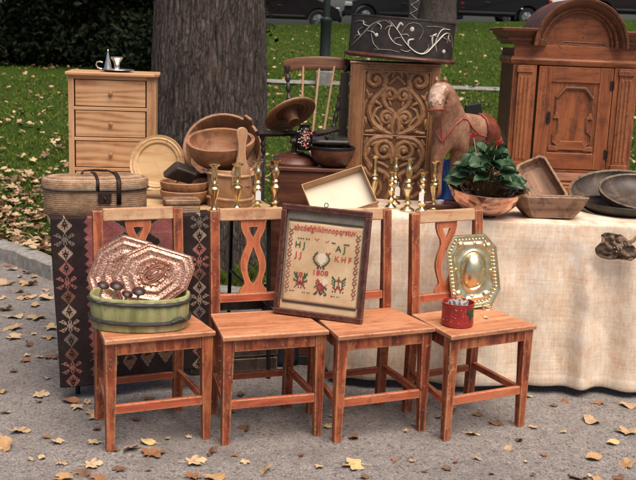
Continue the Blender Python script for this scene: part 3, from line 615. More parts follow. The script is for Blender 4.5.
car('parked_car', 'black parked car behind the right side of the cupboard pediment', p.x+.8, 38.5, M['carbrown'], 4.4, 1.5)
p = AT(540, 10, 43)
car('parked_van', 'white parked van glimpsed between the two black cars', p.x+.3, 43.6, M['carwhite'], 4.9, 2.1)
# ------------------------------------------------------------------ chairs
def leg_bm(x0, x1, tw, bw, y0, zt, yb0=None):
    # tapered square leg; outer edge x0 fixed
    b = MB(); s = 1 if x1 > x0 else -1
    a, c = sorted((x0, x0+s*tw)); a2, c2 = sorted((x0+s*.004, x0+s*(.004+bw)))
    yb = y0+.004 if yb0 is None else yb0
    b.hexa([(a2, yb, 0), (c2, yb, 0), (c2, yb+bw, 0), (a2, yb+bw, 0), (a, y0, zt), (c, y0, zt), (c, y0+tw, zt), (a, y0+tw, zt)]); return b
SPL = [(0, 13, 0), (.06, 13, 0), (.085, 12.8, 0), (.09, 12.7, 5.2), (.16, 11.2, 3.2), (.22, 8.6, .8), (.25, 7.6, 0), (.30, 7, 0), (.34, 7.4, 0), (.36, 7.9, .25), (.42, 9.8, 1.6), (.5, 12.2, 4), (.58, 13.4, 5.8), (.64, 13.4, 6.4), (.70, 12.7, 6.2), (.77, 11, 5), (.83, 9.6, 3), (.87, 9.3, .8), (.885, 9.6, 0), (.92, 11.8, 0), (.96, 13.8, 0), (1, 14.8, 0)]
def make_chair():
    t = thing('wooden_chair', 'x', 'chair', (0, 0, 0), 0, 'row of old red chairs')
    Wf, Wb, D, Hc, sp = .424, .372, .325, .884, .042
    st = .455; hw = lambda y: Wf/2+(Wb/2-Wf/2)*y/D
    b = MB(); z0 = st-.02
    yy = [-.014, .004, .33*D, .34*D, .66*D, .67*D, D-.038, D-.034]
    o = .006
    b.hexa([(-hw(0)-o, -.014, z0), (hw(0)+o, -.014, z0), (hw(D)+.004, D-.006, z0), (-hw(D)-.004, D-.006, z0), (-hw(0)-o, -.014, st), (hw(0)+o, -.014, st), (hw(D)+.004, D-.006, st), (-hw(D)-.004, D-.006, st)])
    b.build('seat', M['seat'], t, bevel=.005)
    for s in (-1, 1):
        leg_bm(s*Wf/2, 0, .046, .031, 0, z0-.001).build('leg', M['chair'], t, bevel=.003)
        # rear leg and stile: one upright, raked above the seat
        b = MB(); x1 = s*Wb/2; x0 = s*(Wb/2-.040); a, c = sorted((x0, x1)); y = D-.003
        rows = [(0, y+.012, .031), (.30, y, .038), (.455, y, .040), (.62, y+.014, .036), (Hc-.004, y+sp, .028)]
        vs = []
        for z, y0, d in rows: vs += [(a, y0, z), (c, y0, z), (c, y0+d, z), (a, y0+d, z)]
        n = len(rows); fs = [(3, 2, 1, 0), tuple(4*(n-1)+i for i in range(4))]
        for i in range(n-1):
            for j in range(4): fs.append((4*i+j, 4*i+(j+1) % 4, 4*i+4+(j+1) % 4, 4*i+4+j))
        b.add(vs, fs); b.build('back_post', M['chair'], t, bevel=.003)
        b = MB(); e = .004
        p0 = Vector((s*(Wf/2-.012), .046, 0)); p1 = Vector((s*(Wb/2-.012), D-.002, 0))
        w = Vector((s*.018, 0, 0))
        def bar(za, zb, h):
            q = [p0-w, p0, p1, p1-w] if s > 0 else [p0, p0-w, p1-w, p1]
            zz = [za, za, zb, zb]; return [(p.x, p.y, z) for p, z in zip(q, zz)]+[(p.x, p.y, z+h) for p, z in zip(q, zz)]
        b.hexa(bar(.145, .165, .030)); b.build('side_stretcher', M['rail'], t, bevel=.003)
        b = MB(); b.hexa(bar(z0-.052, z0-.052, .051)); b.build('side_apron', M['chair'], t, bevel=.002)
    b = MB(); b.box(-Wf/2+.0462, Wf/2-.0462, .004, .024, z0-.050, z0-.001); b.build('front_apron', M['chair'], t, bevel=.003)
    b = MB(); b.box(-Wf/2+.038, Wf/2-.038, .008, .028, .148, .184); b.build('front_stretcher', M['rail'], t, bevel=.003)
    b = MB(); b.box(-Wb/2+.040, Wb/2-.040, D+.008, D+.024, .150, .180); b.build('rear_stretcher', M['rail'], t, bevel=.003)
    b = MB(); b.box(-Wb/2+.0402, Wb/2-.0402, D+.005, D+.025, z0-.05, z0+.012); b.build('rear_apron', M['chair'], t, bevel=.003)
    def yb(z): return D+.012+(z-.455)/(Hc-.455)*sp*.9
    def slab(xa, z0, z1, dy, th):
        b = MB(); b.hexa([(-xa, yb(z0)+dy, z0), (xa, yb(z0)+dy, z0), (xa, yb(z0)+dy+th, z0), (-xa, yb(z0)+dy+th, z0), (-xa, yb(z1)+dy, z1), (xa, yb(z1)+dy, z1), (xa, yb(z1)+dy+th, z1), (-xa, yb(z1)+dy+th, z1)]); return b
    xa = Wb/2-.0402
    zc = Hc-.048
    slab(xa, zc, Hc+.003, -.010, .024).build('crest_rail', M['crest'], t, bevel=.005)
    slab(xa, .494, .528, -.008, .022).build('lower_rail', M['rail'], t, bevel=.003)
    b = MB(); zt, zb_ = zc-.001, .529; k = .0041
    for s in (-1, 1):
        vs = []
        for tt, wo, wi in SPL:
            z = zt+(zb_-zt)*tt; vs += [(s*wi*k, yb(z)-.002, z), (s*wo*k, yb(z)-.002, z), (s*wo*k, yb(z)+.012, z), (s*wi*k, yb(z)+.012, z)]
        n = len(SPL); fs = [(0, 1, 2, 3), tuple(4*(n-1)+i for i in (3, 2, 1, 0))]
        for i in range(n-1):
            for j in range(4):
                if j == 3 and SPL[i][2] == 0 and SPL[i+1][2] == 0: continue
                fs.append((4*i+j, 4*i+4+j, 4*i+4+(j+1) % 4, 4*i+(j+1) % 4))
        b.add(vs, fs)
    b.build('splat', M['splat'], t, ang=40)
    return t
CH = [(-.590, 3.686, .415, 'red wooden chair carrying the green oval tub and copper plates'), (-.150, 3.772, .342, 'red wooden chair whose open lyre splat shows beside the framed sampler'),
      (.289, 3.854, .410, 'red wooden chair whose back the framed sampler hides'), (.730, 3.933, .495, 'red wooden chair with the brass sconce and red tin on its seat')]
c0 = make_chair()
cm = []
for i, (x, y, a, lb) in enumerate(CH):
    o = c0 if i == 0 else copy_tree(c0)
    o.location = (x, y, 0); o.rotation_euler = (0, 0, a); o['label'] = lb
    cm.append(Matrix.Translation((x, y, 0))@Matrix.Rotation(a, 4, 'Z'))
leaf(cm[3]@Vector((.07, .14, .459)), .045, 5, 'on the chair seat beside the red tin', 'on a chair seat', 0, .05)
# ------------------------------------------------------------------ tables
A = Vector((-1.138, 4.161, 0)); ea = math.atan2(.36, .98)-.01; E_ = Vector((math.cos(ea), math.sin(ea), 0)); N_ = Vector((-E_.y, E_.x, 0))
TM = Matrix.Translation(A)@Matrix.Rotation(ea, 4, 'Z')
LT = 1.04; DT = .86
t = thing('trestle_table', 'bare board trestle table on thin black legs behind the chairs', 'table', mat=TM)
b = MB()
for i in range(5): b.box((0, .03, .10, .15, .18)[i], LT, .004+DT*i/5, DT*(i+1)/5-.002, T-.028, T)
b.build('table_top', M['board'], t, bevel=.003)
for x in (.13, LT-.045):
    for y, dy in ((.10, -.07), (DT-.08, .03)):
        b = MB(); b.tube([(x, y, T-.03), (x+(.0 if x > .5 else -.02), y+dy, 0)], .0105, 10); b.build('leg', M['blackmetal'], t)
    b = MB(); b.tube([(x, .10, T-.045), (x, DT-.08, T-.045)], .01, 8); b.build('cross_bar', M['blackmetal'], t)
    b = MB(); b.tube([(x, .06, .35), (x, DT-.06, .35)], .008, 8); b.build('cross_bar', M['blackmetal'], t)
# kilim over the table front
KW = .70
DI = ['.......C.......', '......C.C......', '.....CC.CC.....', '....CC...CC....', '...CCC.C.CCC...', '..CCC.....CCC..', '..CCCC...CCCC..', '...CC.C.C.CC...', '....CCC.CCC....', '.....CCCCC.....', '......CCC......', '.......C.......']
STA = ['.CC....C....CC.', 'CC.C..C.C..C.CC', '.CCCC.C.C.CCCC.', '...CC.CCC.CC...', '.....CCCCC.....']
BORD = DI+STA+STA[::-1]+DI[::-1]
def kil(s, tt):
    def dia(x, z, hx, hz): return abs(x)/hx+abs(z)/hz
    def border(x, z):       # rows of stepped diamonds and stars
        k = int(z/(34*.0055)) % 4; r_ = BORD[int(z/.0055) % 34]; j = int((x-.015)/.0055)
        if not 0 <= j < 15 or r_[j] == '.': return 0
        return ((1, 4, 1), (2, 2, 5), (1, 1, 4), (5, 2, 2))[k][0 if int(z/.0055) % 34 < 12 else 1 if int(z/.0055) % 34 < 22 else 2]
    bd = .115; tri = abs((tt/.036) % 1-.5)*2
    low = .585
    if s < bd: return border(s, tt)
    if s > KW-bd: return border(KW-s, tt+.06)
    if s < bd+.022+.018*tri or s > KW-bd-.022-.018*tri: return 0
    if tt > low+.012*abs((s/.03) % 1-.5)*2:
        x = (s-.02) % .085-.0425; z = tt-low-.065
        q = dia(x, z, .034, .05)
        if q < 1: return 0 if (q < .55 and z < 0) else (5 if q < .8 else 4)
        return 0
    c = abs(s-KW/2-.01); lob = .075+.03*math.cos(tt*2*PI/.115)
    if c < lob:
        z = tt % .115-.0575
        q = dia(c, z, .06, .05)
        if q < .45: return 0
        if q < .95: return 4
        if q < 1.25: return 0
        return 0
    if abs(c-lob-.006) < .004: return 4
    return 3 if (int(tt*90)+int(s*7)) % 9 else 2
ns, ns2 = 127, 136; cell = .0055
b = MB()
def kpos(s, q):             # q: arc length from the table's rear part of the fold
    if q < .10: return (s, .10-q-.0, T+.004)
    q -= .10; dz = q; fl = .03*sm(dz/.7)+.010*math.sin(s*11)*sm(dz/.5)+.006*math.sin(s*23+1)*sm(dz/.5); zz = T+.004-dz
    lift = .04*sm((s-.15)/.5)*sm(dz/.7)-.02*sm((.1-s)/.1)*0; xx = s+.028*sm(dz/.8)*(1-s/KW*1.2); return (xx, -.012-fl, max(.035, zz+lift))
nq = int((.10+.745)/cell)
vs = [kpos(i*KW/ns, j*cell) for j in range(nq+1) for i in range(ns+1)]; W_ = ns+1
b.v = vs
for j in range(nq):
    for i in range(ns):
        b.f.append((j*W_+i, j*W_+i+1, (j+1)*W_+i+1, (j+1)*W_+i)); b.m.append(kil((i+.5)*KW/ns, max(0, (j+.5)*cell-.10)))
k = b.build('kilim_rug', KIL, None, fix=False, solid=.005); k.matrix_world = TM; tag(k, 'dark red kilim rug with cream diamond border hanging over the table front', 'rug')
# crates under the trestle table
def crate(name, label, c, rz, sx, sy, sz, mat):
    t = thing(name, label, 'crate', c, rz)
    for s in (-1, 1):
        b = MB(); nsl = 4; h = sz/nsl
        for i in range(nsl): b.box(-sx/2, sx/2, s*sy/2-(.012 if s > 0 else 0), s*sy/2+(.012 if s < 0 else 0), i*h+.006, (i+1)*h-.006)
        b.build('slatted_side', mat, t, bevel=.002)
        b = MB(); b.box(s*sx/2-(.014 if s > 0 else 0), s*sx/2+(.014 if s < 0 else 0), -sy/2+.0125, sy/2-.0125, .004, sz-.004); b.build('end_board', mat, t, bevel=.002)
    b = MB(); b.box(-sx/2+.015, sx/2-.015, -sy/2+.013, sy/2-.013, .004, .016); b.build('bottom_board', mat, t)
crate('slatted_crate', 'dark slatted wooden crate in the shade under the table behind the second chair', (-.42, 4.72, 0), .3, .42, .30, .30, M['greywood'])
b = MB(); b.grid(lambda u, v: (.09*(math.cos(2*PI*u))*(1-.35*v+.12*math.sin(7*u*PI)*v), .06*math.sin(2*PI*u)*(1-.3*v), .34*v+.015*math.sin(9*u)), 30, 14, closed_u=True)
o = b.build('carrier_bag', M['navy'], fix=False); o.location = (-.16, 4.75, 0); o.modifiers.new('thick', 'SOLIDIFY').thickness = .002; tag(o, 'small dark blue bag standing beside the slatted crate under the table', 'bag')
# burlap cloth over the second table
CX0, CX1, CY0, CY1 = .125, 2.45, 4.50, 5.95
t = thing('folding_table', 'long table hidden under the mottled burlap cloth', 'table', (0, 0, 0))
b = MB(); b.box(CX0+.03, CX1-.03, CY0+.04, CY1, T-.035, T-.006); b.build('table_top', M['board'], t)
for x in (CX0+.15, CX1-.15):
    for y in (CY0+.22, CY1-.1): b = MB(); b.tube([(x, y, 0), (x, y, T-.036)], .016, 8); b.build('leg', M['blackmetal'], t)
def fold(x): return .012*math.sin(x*9.5+.6)+.010*math.sin(x*17+2)+.007*math.sin(x*31)+.05*math.exp(-((x-1.24)/.05)**2)-.03*math.exp(-((x-1.36)/.07)**2)
b = MB(); na = 320
def clothp(u, v):
    # left drop, front drop, right drop run round the corner; v 0 top back .. 1 hem
    L1, L2 = .5, CX1-CX0; q = u*(L1+L2+L1)
    if q < L1: ex, ey, nx, ny, par = CX0, CY0+(L1-q), -1, 0, -q*1.3+.5
    elif q < L1+L2: ex, ey, nx, ny, par = CX0+q-L1, CY0, 0, -1, CX0+q-L1
    else: ex, ey, nx, ny, par = CX1, CY0+q-L1-L2, 1, 0, 3+q
    k = min(1, min(abs(q-L1), abs(q-L1-L2))/.08)
    if v < .12: 
        t_ = v/.12; iny = .10*(1-t_); return (ex-nx*iny, ey-ny*iny, T+.003+.002*math.sin(ex*20))
    d = (v-.12)/.88; z = T+.003-d*(T-.035-.005*math.sin(par*7)); w = (fold(par)*(.35+.65*k)+.045*d)*sm(d*2.2)+.012*sm(d*8)
    wr = .0045*noise.noise((ex*9, z*9, 1))+.010*noise.noise((ex*3.4, z*2.5, 7))+.006*(abs(noise.noise((ex*5+z*2, z*3.1-ex, 4)))*2-.6); w += wr*min(1, d*5)
    return (ex+nx*w, ey+ny*w, z)
b.grid(clothp, na, 70)
cl = b.build('burlap_cloth', M['canvas'], fix=False, ang=180, solid=.004)
b = MB(); b.grid(lambda u, v: (CX0+.098+u*(CX1-CX0-.196), CY0+.098+v*(CY1-CY0-.1), T+.0035+.002*math.sin(u*40)*math.sin(v*9)), 40, 20)
o = b.build('cloth_top', M['canvas'], fix=False); o.parent = cl
tag(cl, 'mottled cream and orange burlap cloth draped over the right hand table', 'tablecloth')
b = MB()
def hem(u, v):
    p = Vector(clothp(u, .935+.05*v)); q = Vector(clothp(u, .93)); L1, L2 = .5, CX1-CX0; s_ = u*(2*L1+L2); nx, ny = (-1, 0) if s_ < L1 else ((0, -1) if s_ < L1+L2 else (1, 0)); o_ = .0035+.002*math.sin(PI*v); return (p.x+nx*o_, p.y+ny*o_, p.z)
b.grid(hem, na, 5); h_ = b.build('hem', M['canvas'], fix=False, ang=180); h_.parent = cl
# gathered patch on the cloth edge
def patch(u, v):
    a = 2*PI*u; r = .075*v*(1+.16*math.sin(2*a+.5)+.14*math.sin(3*a+1)+.07*math.sin(5*a)); z = -.012-.02*v*math.sin(5*a+3*v)*.6-.03*(1-v)**2+.010*noise.noise((math.cos(a)*v*4, math.sin(a)*v*4, 2))*2
    return (r*1.1*math.cos(a), z, r*math.sin(a)*.88)
pp = AT(615, 247, 4.43)
t = thing('hide_pouch', 'crumpled grey brown pouch hanging on the burlap below the dark bowls', 'pouch', pp); t.rotation_euler = (0, .55, 0)
b = MB(); b.grid(patch, 64, 16, closed_u=True); b.build('lobed_flap', M['patch'], t, solid=.005, fix=False)
b = MB()
for i in range(5): a = i*2.4; b.ball((.006*i**.5*math.cos(a)*1.5, -.047, .006*i**.5*math.sin(a)*1.5), .004, 6)
b.build('knot', M['foil'], t)
b = MB(); b.tube([(.02, -.02, .03), (.05, -.005, .07), (.06, .02, .095)], [.012, .008, .006], 8); b.build('cord', M['patch'], t)
# ------------------------------------------------------------------ helpers for placed things
CAMP = Vector((0, 0, H))
def PLANE(u, v, P0, n):
    d = ray(u, v); return CAMP+d*(n.dot(P0-CAMP)/n.dot(d))
def axisM(o, z, xh=Vector((1, 0, 0))):
    z = z.normalized(); y = z.cross(xh).normalized(); x = y.cross(z); return frame3(o, x, y, z)
def RZ(a): return Matrix.Rotation(a, 4, 'Z')
def ovl(a, bb, p):
    def f(q): c, s = math.cos(q), math.sin(q); return (a*math.copysign(abs(c)**p, c), bb*math.copysign(abs(s)**p, s))
    return f
def ovals(b, prof, a, bb, p=.85, n=64, mi=0, T=None):      # prof: (scale offset in metres, z)
    vs = []; 
    for r, z in prof:
        if r is None:
            vs += [(0, 0, z)]*n; continue
        f = ovl(max(1e-4, a+r), max(1e-4, bb+r), p); vs += [(*f(2*PI*j/n), z) for j in range(n)]
    fs = [(i*n+j, i*n+(j+1) % n, (i+1)*n+(j+1) % n, (i+1)*n+j) for i in range(len(prof)-1) for j in range(n)]
    return b.add(vs, fs, mi, T)
def at_thing(name, label, cat, P, rz=0, group=None): return thing(name, label, cat, P, rz, group)
# ------------------------------------------------------------------ green tub, plates, mushrooms
P = ATZ(134, 333.5, .4565); tubc = P+Vector((0, .128, 0))
t = thing('wooden_tub', 'faded green oval wooden tub with two dark bands on the left chair', 'tub', tubc, .10)
b = MB(); ovals(b, [(None, .002), (-.012, .002), (-.010, 0), (-.004, .002), (0, .06), (.003, .128), (.0, .131), (-.008, .131), (-.011, .128), (-.014, .02), (None, .018)], .192, .130); b.build('body', M['green'], t, ang=50)
def ringband(z, r, h, twist, ph):
    b = MB(); n = 150; f = ovl(.192+r, .130+r, .85)
    pts = [Vector((*f(2*PI*i/n), z+.002*math.sin(4*PI*i/n+ph))) for i in range(n)]
    rs = [h*(.92+.10*math.sin(i*twist)+.1*noise.noise((i*.3, z*50, 0))) for i in range(n)]
    b.tube(pts, rs, 8, closed=True, sq=1.0); return b
ringband(.112, .003, .0085, .9, 0).build('hoop', M['band'], t)
ringband(.038, .001, .0095, .7, 1).build('hoop', M['band'], t)
b = MB(); b.tube([(.12, -.112, .036), (.145, -.108, .047), (.165, -.098, .05), (.178, -.084, .043)], [.006, .012, .011, .005], 8); b.build('hoop_knot', M['band'], t)
def plate(name, label, px, pc, P0, n, rings, mat, rim, cat, th=.003, boss=None, sub=10):
    poly = [PLANE(u, v, P0, n) for u, v in px]; c = PLANE(*pc, P0, n)
    x = Vector((1, 0, 0)); x = (x-n*x.dot(n)).normalized(); fr = frame3(c, x, n.cross(x), n); inv = fr.inverted()
    q = [inv @ p for p in poly]; out = []
    for i in range(len(q)):
        a, d = q[i], q[(i+1) % len(q)]
        for k in range(sub): out.append(a.lerp(d, k/sub))
    t = thing(name, label, cat, mat=fr); m = len(out); b = MB()
    vs = []; fs = []
    for s, z in rings: vs += [(p.x*s, p.y*s, z) for p in out]
    k = len(rings)
    fs = [(i*m+j, i*m+(j+1) % m, (i+1)*m+(j+1) % m, (i+1)*m+j) for i in range(k-1) for j in range(m)]
    b.add(vs, fs); b.build('embossed_plate', mat, t, ang=50, solid=th)
    r = MB(); r.tube([Vector((p.x, p.y, rings[-1][1])) for p in out], .0028, 6, closed=True); r.build('rolled_rim', rim, t)
    return t, out, q
n0 = Vector((-.06, -.96, .26)).normalized(); P0 = tubc+Vector((0, .040, .13))
RG = [(0, .012), (.12, .012), (.2, .008), (.24, .003), (.28, .007), (.33, .008), (.37, .002), (.44, .004), (.5, .010), (.56, .010), (.61, .003), (.72, .004), (.78, .009), (.83, .004), (.90, .003), (.94, .008), (1, .006)]
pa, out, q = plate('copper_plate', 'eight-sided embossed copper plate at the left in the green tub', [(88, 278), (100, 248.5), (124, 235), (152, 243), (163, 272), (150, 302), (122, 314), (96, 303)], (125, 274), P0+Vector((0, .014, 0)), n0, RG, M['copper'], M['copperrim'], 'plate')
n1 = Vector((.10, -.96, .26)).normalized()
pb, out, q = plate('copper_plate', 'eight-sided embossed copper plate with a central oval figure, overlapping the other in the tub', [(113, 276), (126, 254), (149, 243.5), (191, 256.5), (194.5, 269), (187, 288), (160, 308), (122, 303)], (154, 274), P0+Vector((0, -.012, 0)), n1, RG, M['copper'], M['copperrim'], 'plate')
b = MB(); rot = Matrix.Rotation(.65, 4, 'Z')
for k in range(3):
    a, c = .052-.014*k, .026-.008*k; b.tube([(a*math.cos(2*PI*i/40), c*math.sin(2*PI*i/40), .012+.002*k) for i in range(40)], .003, 6, 0, rot, closed=True)
b.ball((0, 0, .010), .02, 8, 0, rot, (1.3, .55, .3))
for i in range(12): a = 2*PI*i/12; b.ball((.068*math.cos(a), .036*math.sin(a), .010), .0055, 6, 0, rot)
b.build('oval_figure', M['copperrim'], pb)
for i, (u, v, r, lb) in enumerate([(103.5, 283, 6, 'leftmost dark-capped mushroom ornament in the green tub'), (117, 283.5, 7, 'largest dark-capped mushroom ornament, second from the left in the tub'), (127.5, 292, 5.5, 'lowest dark-capped mushroom ornament in the tub, nearly sunk behind the rim'), (139, 289, 7, 'rightmost dark-capped mushroom ornament in the green tub')]):
    p = AT(u, v+2, tubc.y-.055-.012*(i % 2)); ax = Vector((random.uniform(.1, .4), -.35, 1)).normalized(); k = 3.8/1000*r*1.05
    t = thing('mushroom_ornament', lb, 'ornament', mat=axisM(p, ax), group='mushroom ornaments in the green tub')
    b = MB(); b.lathe([(0, k*.46), (k*.4, k*.43), (k*.8, k*.26), (k, .0), (k*.96, -k*.14), (k*.6, -k*.10), (0, -k*.06)], 20); b.build('cap', M['mush'], t)
    b = MB(); b.tube([(0, 0, -k*.08), (-k*.05, k*.05, -k*1.0), (-k*.15, 0, -k*2.4)], [k*.17, k*.2, k*.26], 8); b.build('stalk', M['stem'], t)
# ------------------------------------------------------------------ bentwood box with iron straps
P = ATZ(99, 217.3, T); bc = P+N_*.112
t = thing('bentwood_box', 'oval woven root box with domed lid and black iron straps on the table corner', 'box', bc, ea)
a_, b_ = .222, .110
b = MB(); ovals(b, [(None, .001), (-.006, .001), (0, .006), (.001, .05), (0, .112), (-.01, .114), (None, .114)], a_, b_, .8); b.build('body', M['wicker'], t, ang=60)
b = MB(); ovals(b, [(None, .1145), (.0, .1145), (.007, .116), (.008, .150), (.004, .158), (-.02, .166), (-.06, .171), (None, .173)], a_, b_, .8); b.build('lid', M['wicker'], t, ang=60)
ringb = MB(); f = ovl(a_+.008, b_+.008, .8); ringb.tube([(*f(2*PI*i/90), .117) for i in range(90)], .004, 6, closed=True); ringb.build('lid_edge', M['band'], t)
def strapline(x, w, zlo, mat=M['iron']):
    b = MB(); q = [(-b_-.0105, zlo), (-b_-.0115, .118), (-b_-.0125, .150), (-b_+.000, .160), (-b_+.03, .170), (0, .178), (b_-.03, .170), (b_, .160), (b_+.0125, .148)]
    k = math.sqrt(max(.05, 1-(abs(x)/(a_))**3)); vs = []
    for y, z in q: vs += [(x-w/2, y*k, z), (x+w/2, y*k, z)]
    b.add(vs, [(2*i, 2*i+1, 2*i+3, 2*i+2) for i in range(len(q)-1)]); return b.build('iron_strap', mat, t, solid=.003, fix=False)
strapline(.085, .020, .055); strapline(-.005, .014, .118)
b = MB(); b.box(-.004, .052, -b_-.013, -b_-.005, .062, .108); b.tube([(.024, -b_-.014, .09), (.024, -b_-.022, .082), (.024, -b_-.015, .072)], .004, 6); b.build('lock_plate', M['iron'], t, bevel=.002)
b = MB(); b.tube([(-.06, 0, .175), (-.05, .01, .186), (.0, .014, .190), (.05, .012, .187), (.078, 0, .178)], .0045, 8); b.build('carrying_handle', M['iron'], t)
# small woven block
P = ATZ(183.5, 214.6, T); 
t = thing('woven_case', 'small flat woven root case in front of the stacked bowls', 'case', P+N_*.045, ea-.06)
b = MB(); b.box(-.078, .078, -.045, .045, .001, .040); b.build('case_body', M['wicker'], t, bevel=.008)
b = MB(); b.box(-.080, .080, -.047, .047, .0405, .068); b.build('case_lid', M['wicker'], t, bevel=.009)
# stacked bowls
P = ATZ(181, 207.5, T)+Vector((0, .10, 0))
def bowl(name, label, P, r, h, mat, th=.010, ax=None, foot=.4, wob=0, group=None, sx=1, sy=1, rz=0):
    t = thing(name, label, 'bowl', P, rz, group) if ax is None else thing(name, label, 'bowl', mat=axisM(P, ax), group=group)
    wb = (lambda q, z: 1+wob*math.sin(3*q+1)+wob*.6*math.sin(5*q)) if wob else None
    prof = [(0, .002)]+[(r*(foot+(1-foot)*math.sin(i/10*PI/2)), .001+h*(1-math.cos(i/10*PI/2))) for i in range(11)]
    prof += [(r-th*.4, h+.004), (r-th, h)]+[((r-th)*(foot*.9+(1-foot*.9)*math.sin(i/10*PI/2)), th+(h-th)*(1-math.cos(i/10*PI/2))) for i in range(9, -1, -1)]+[(0, th)]
    b = MB(); b.lathe(prof, 44, wob=wb, sx=sx, sy=sy); b.build('bowl_body', mat, t, ang=50); return t
bowl('wooden_bowl', 'lower brown wooden bowl of the stack beside the churn pail', P, .113, .066, M['brownbowl'], .012, foot=.55)
bowl('wooden_bowl', 'upper brown wooden bowl of the stack beside the churn pail', P+Vector((0, .008, .045)), .115, .062, M['brownbowl'], .012, foot=.55)
# dark scoop lying in the upper bowl
c = AT(180, 173, P.y-.02); t = thing('wooden_scoop', 'black-brown wooden scoop lying in the upper stacked bowl', 'scoop', c); t.rotation_euler = (.35, .28, .35)
b = MB(); b.hexa([(-.075, -.03, -.034), (.065, -.03, -.034), (.065, .03, -.034), (-.075, .03, -.034), (-.03, -.04, .042), (.075, -.04, .034), (.075, .04, .034), (-.03, .04, .042)]); b.build('scoop_bowl', M['dark'], t, bevel=.012)
b = MB(); b.tube([(.06, .0, -.01), (.10, .03, .0), (.14, .06, .0)], [.012, .010, .012], 8); b.build('grip', M['dark'], t)
# pale round dish leaning on the chest
c = AT(157.5, 163, 4.80); ax = Vector((-.12, -.92, .28))
t = thing('round_dish', 'pale round turned dish leaning upright against the chest of drawers', 'dish', mat=axisM(c, ax))
r = .137; b = MB(); b.lathe([(0, -.012), (r*.6, -.012), (r*.97, -.002), (r, .006), (r*.985, .011), (r*.95, .008), (r*.90, .007), (r*.86, .011), (r*.82, .007), (r*.74, .006), (r*.72, .004), (r*.70, -.003), (r*.3, -.005), (0, -.005)], 64); b.build('dish_body', M['dish'], t, ang=25)
# chest of drawers
Yc = 4.99; c = AT(112.5, 150, Yc); c.z = T
t = thing('chest_of_drawers', 'small honey pine chest of drawers on the table, under the silver candlestick', 'chest of drawers', c, .13)
hw, dp, ht = .214, .27, AT(112, 72.5, Yc).z-T
b = MB(); b.box(-hw, -hw+.018, 0, dp, 0, ht-.02); b.box(hw-.018, hw, .022, dp, 0, ht-.02); b.box(-hw+.0182, hw-.0182, dp-.012, dp-.002, .002, ht-.02); b.build('carcass', M['pinev'], t, bevel=.002)
b = MB(); pts = [(-hw-.014, -.022), (hw-.012, -.022), (hw+.014, .012), (hw+.014, dp+.004), (-hw-.014, dp+.004)]
b.add([(x, y, ht-.0195) for x, y in pts]+[(x, y, ht) for x, y in pts], [(4, 3, 2, 1, 0), (5, 6, 7, 8, 9)]+[(i, (i+1) % 5, (i+1) % 5+5, i+5) for i in range(5)]); b.build('top', M['pine'], t, bevel=.007)
b = MB(); b.box(-hw+.0005, -hw+.028, -.003, .018, 0, ht-.021); b.build('front_post', M['pinev'], t, bevel=.002)
b = MB(); b.hexa([(hw-.046, -.003, 0), (hw-.030, -.003, 0), (hw-.002, .0205, 0), (hw-.046, .0205, 0), (hw-.046, -.003, ht-.021), (hw-.030, -.003, ht-.021), (hw-.002, .0205, ht-.021), (hw-.046, .0205, ht-.021)]); b.build('chamfered_post', M['pinev'], t, bevel=.002)
for k in range(4):
    z1 = ht-.036-.1515*k; z0 = z1-.134
    if z0 < .01: z0 = .012
    b = MB(); b.box(-hw+.034, hw-.052, .000, .10, z0+.003, z1-.003); d = b.build('drawer', M['drawer'], t, bevel=.0025)
    b = MB(); b.lathe([(0, .017), (.007, .016), (.011, .011), (.010, .006), (.006, .004), (.007, 0)], 16, 0, Matrix.Translation((-.008, 0, (z0+z1)/2))@Matrix.Rotation(PI/2, 4, 'X')); b.build('knob', M['stave'], d)
    b = MB(); b.box(-hw+.0284, hw-.0464, -.002, .03, z1+.0005, z1+.0165); b.build('rail', M['pine'], t, bevel=.002)
b = MB(); b.box(-hw+.0286, hw-.0466, .03, .034, .005, ht-.025); b.build('dust_board', M['gap'], t)
# silver chamber candlestick and snuffer
ctop = T+ht+.0005; p = AT(117, 69, Yc+.10); p.z = ctop
t = thing('chamber_candlestick', 'low silver chamber candlestick with ring handle on the chest of drawers', 'candlestick', p)
b = MB(); b.lathe([(0, .002), (.06, .002), (.08, .007), (.086, .011), (.084, .013), (.06, .006), (.0, .005)], 40); b.build('saucer', M['silver'], t)
b = MB(); b.lathe([(0, .005), (.022, .006), (.016, .014), (.013, .03), (.015, .045), (.024, .058), (.031, .068), (.032, .073), (.027, .075), (.012, .072), (0, .06)], 28); b.build('socket', M['silver'], t)
b = MB(); b.tube([(-.075, 0, .012), (-.095, 0, .016), (-.105, 0, .032), (-.100, 0, .046), (-.084, 0, .048), (-.072, 0, .044)], .004, 8); b.build('ring_handle', M['silver'], t)
p2 = AT(108, 69, Yc+.07); p2.z = ctop+.012
t = thing('candle_snuffer', 'pointed silver cone snuffer standing in the candlestick saucer', 'snuffer', p2)
b = MB(); b.lathe([(.021, 0), (.020, .004), (.010, .05), (.004, .082), (.0035, .088), (.005, .091), (.003, .097), (0, .099)], 24); b.build('cone', M['silver'], t)
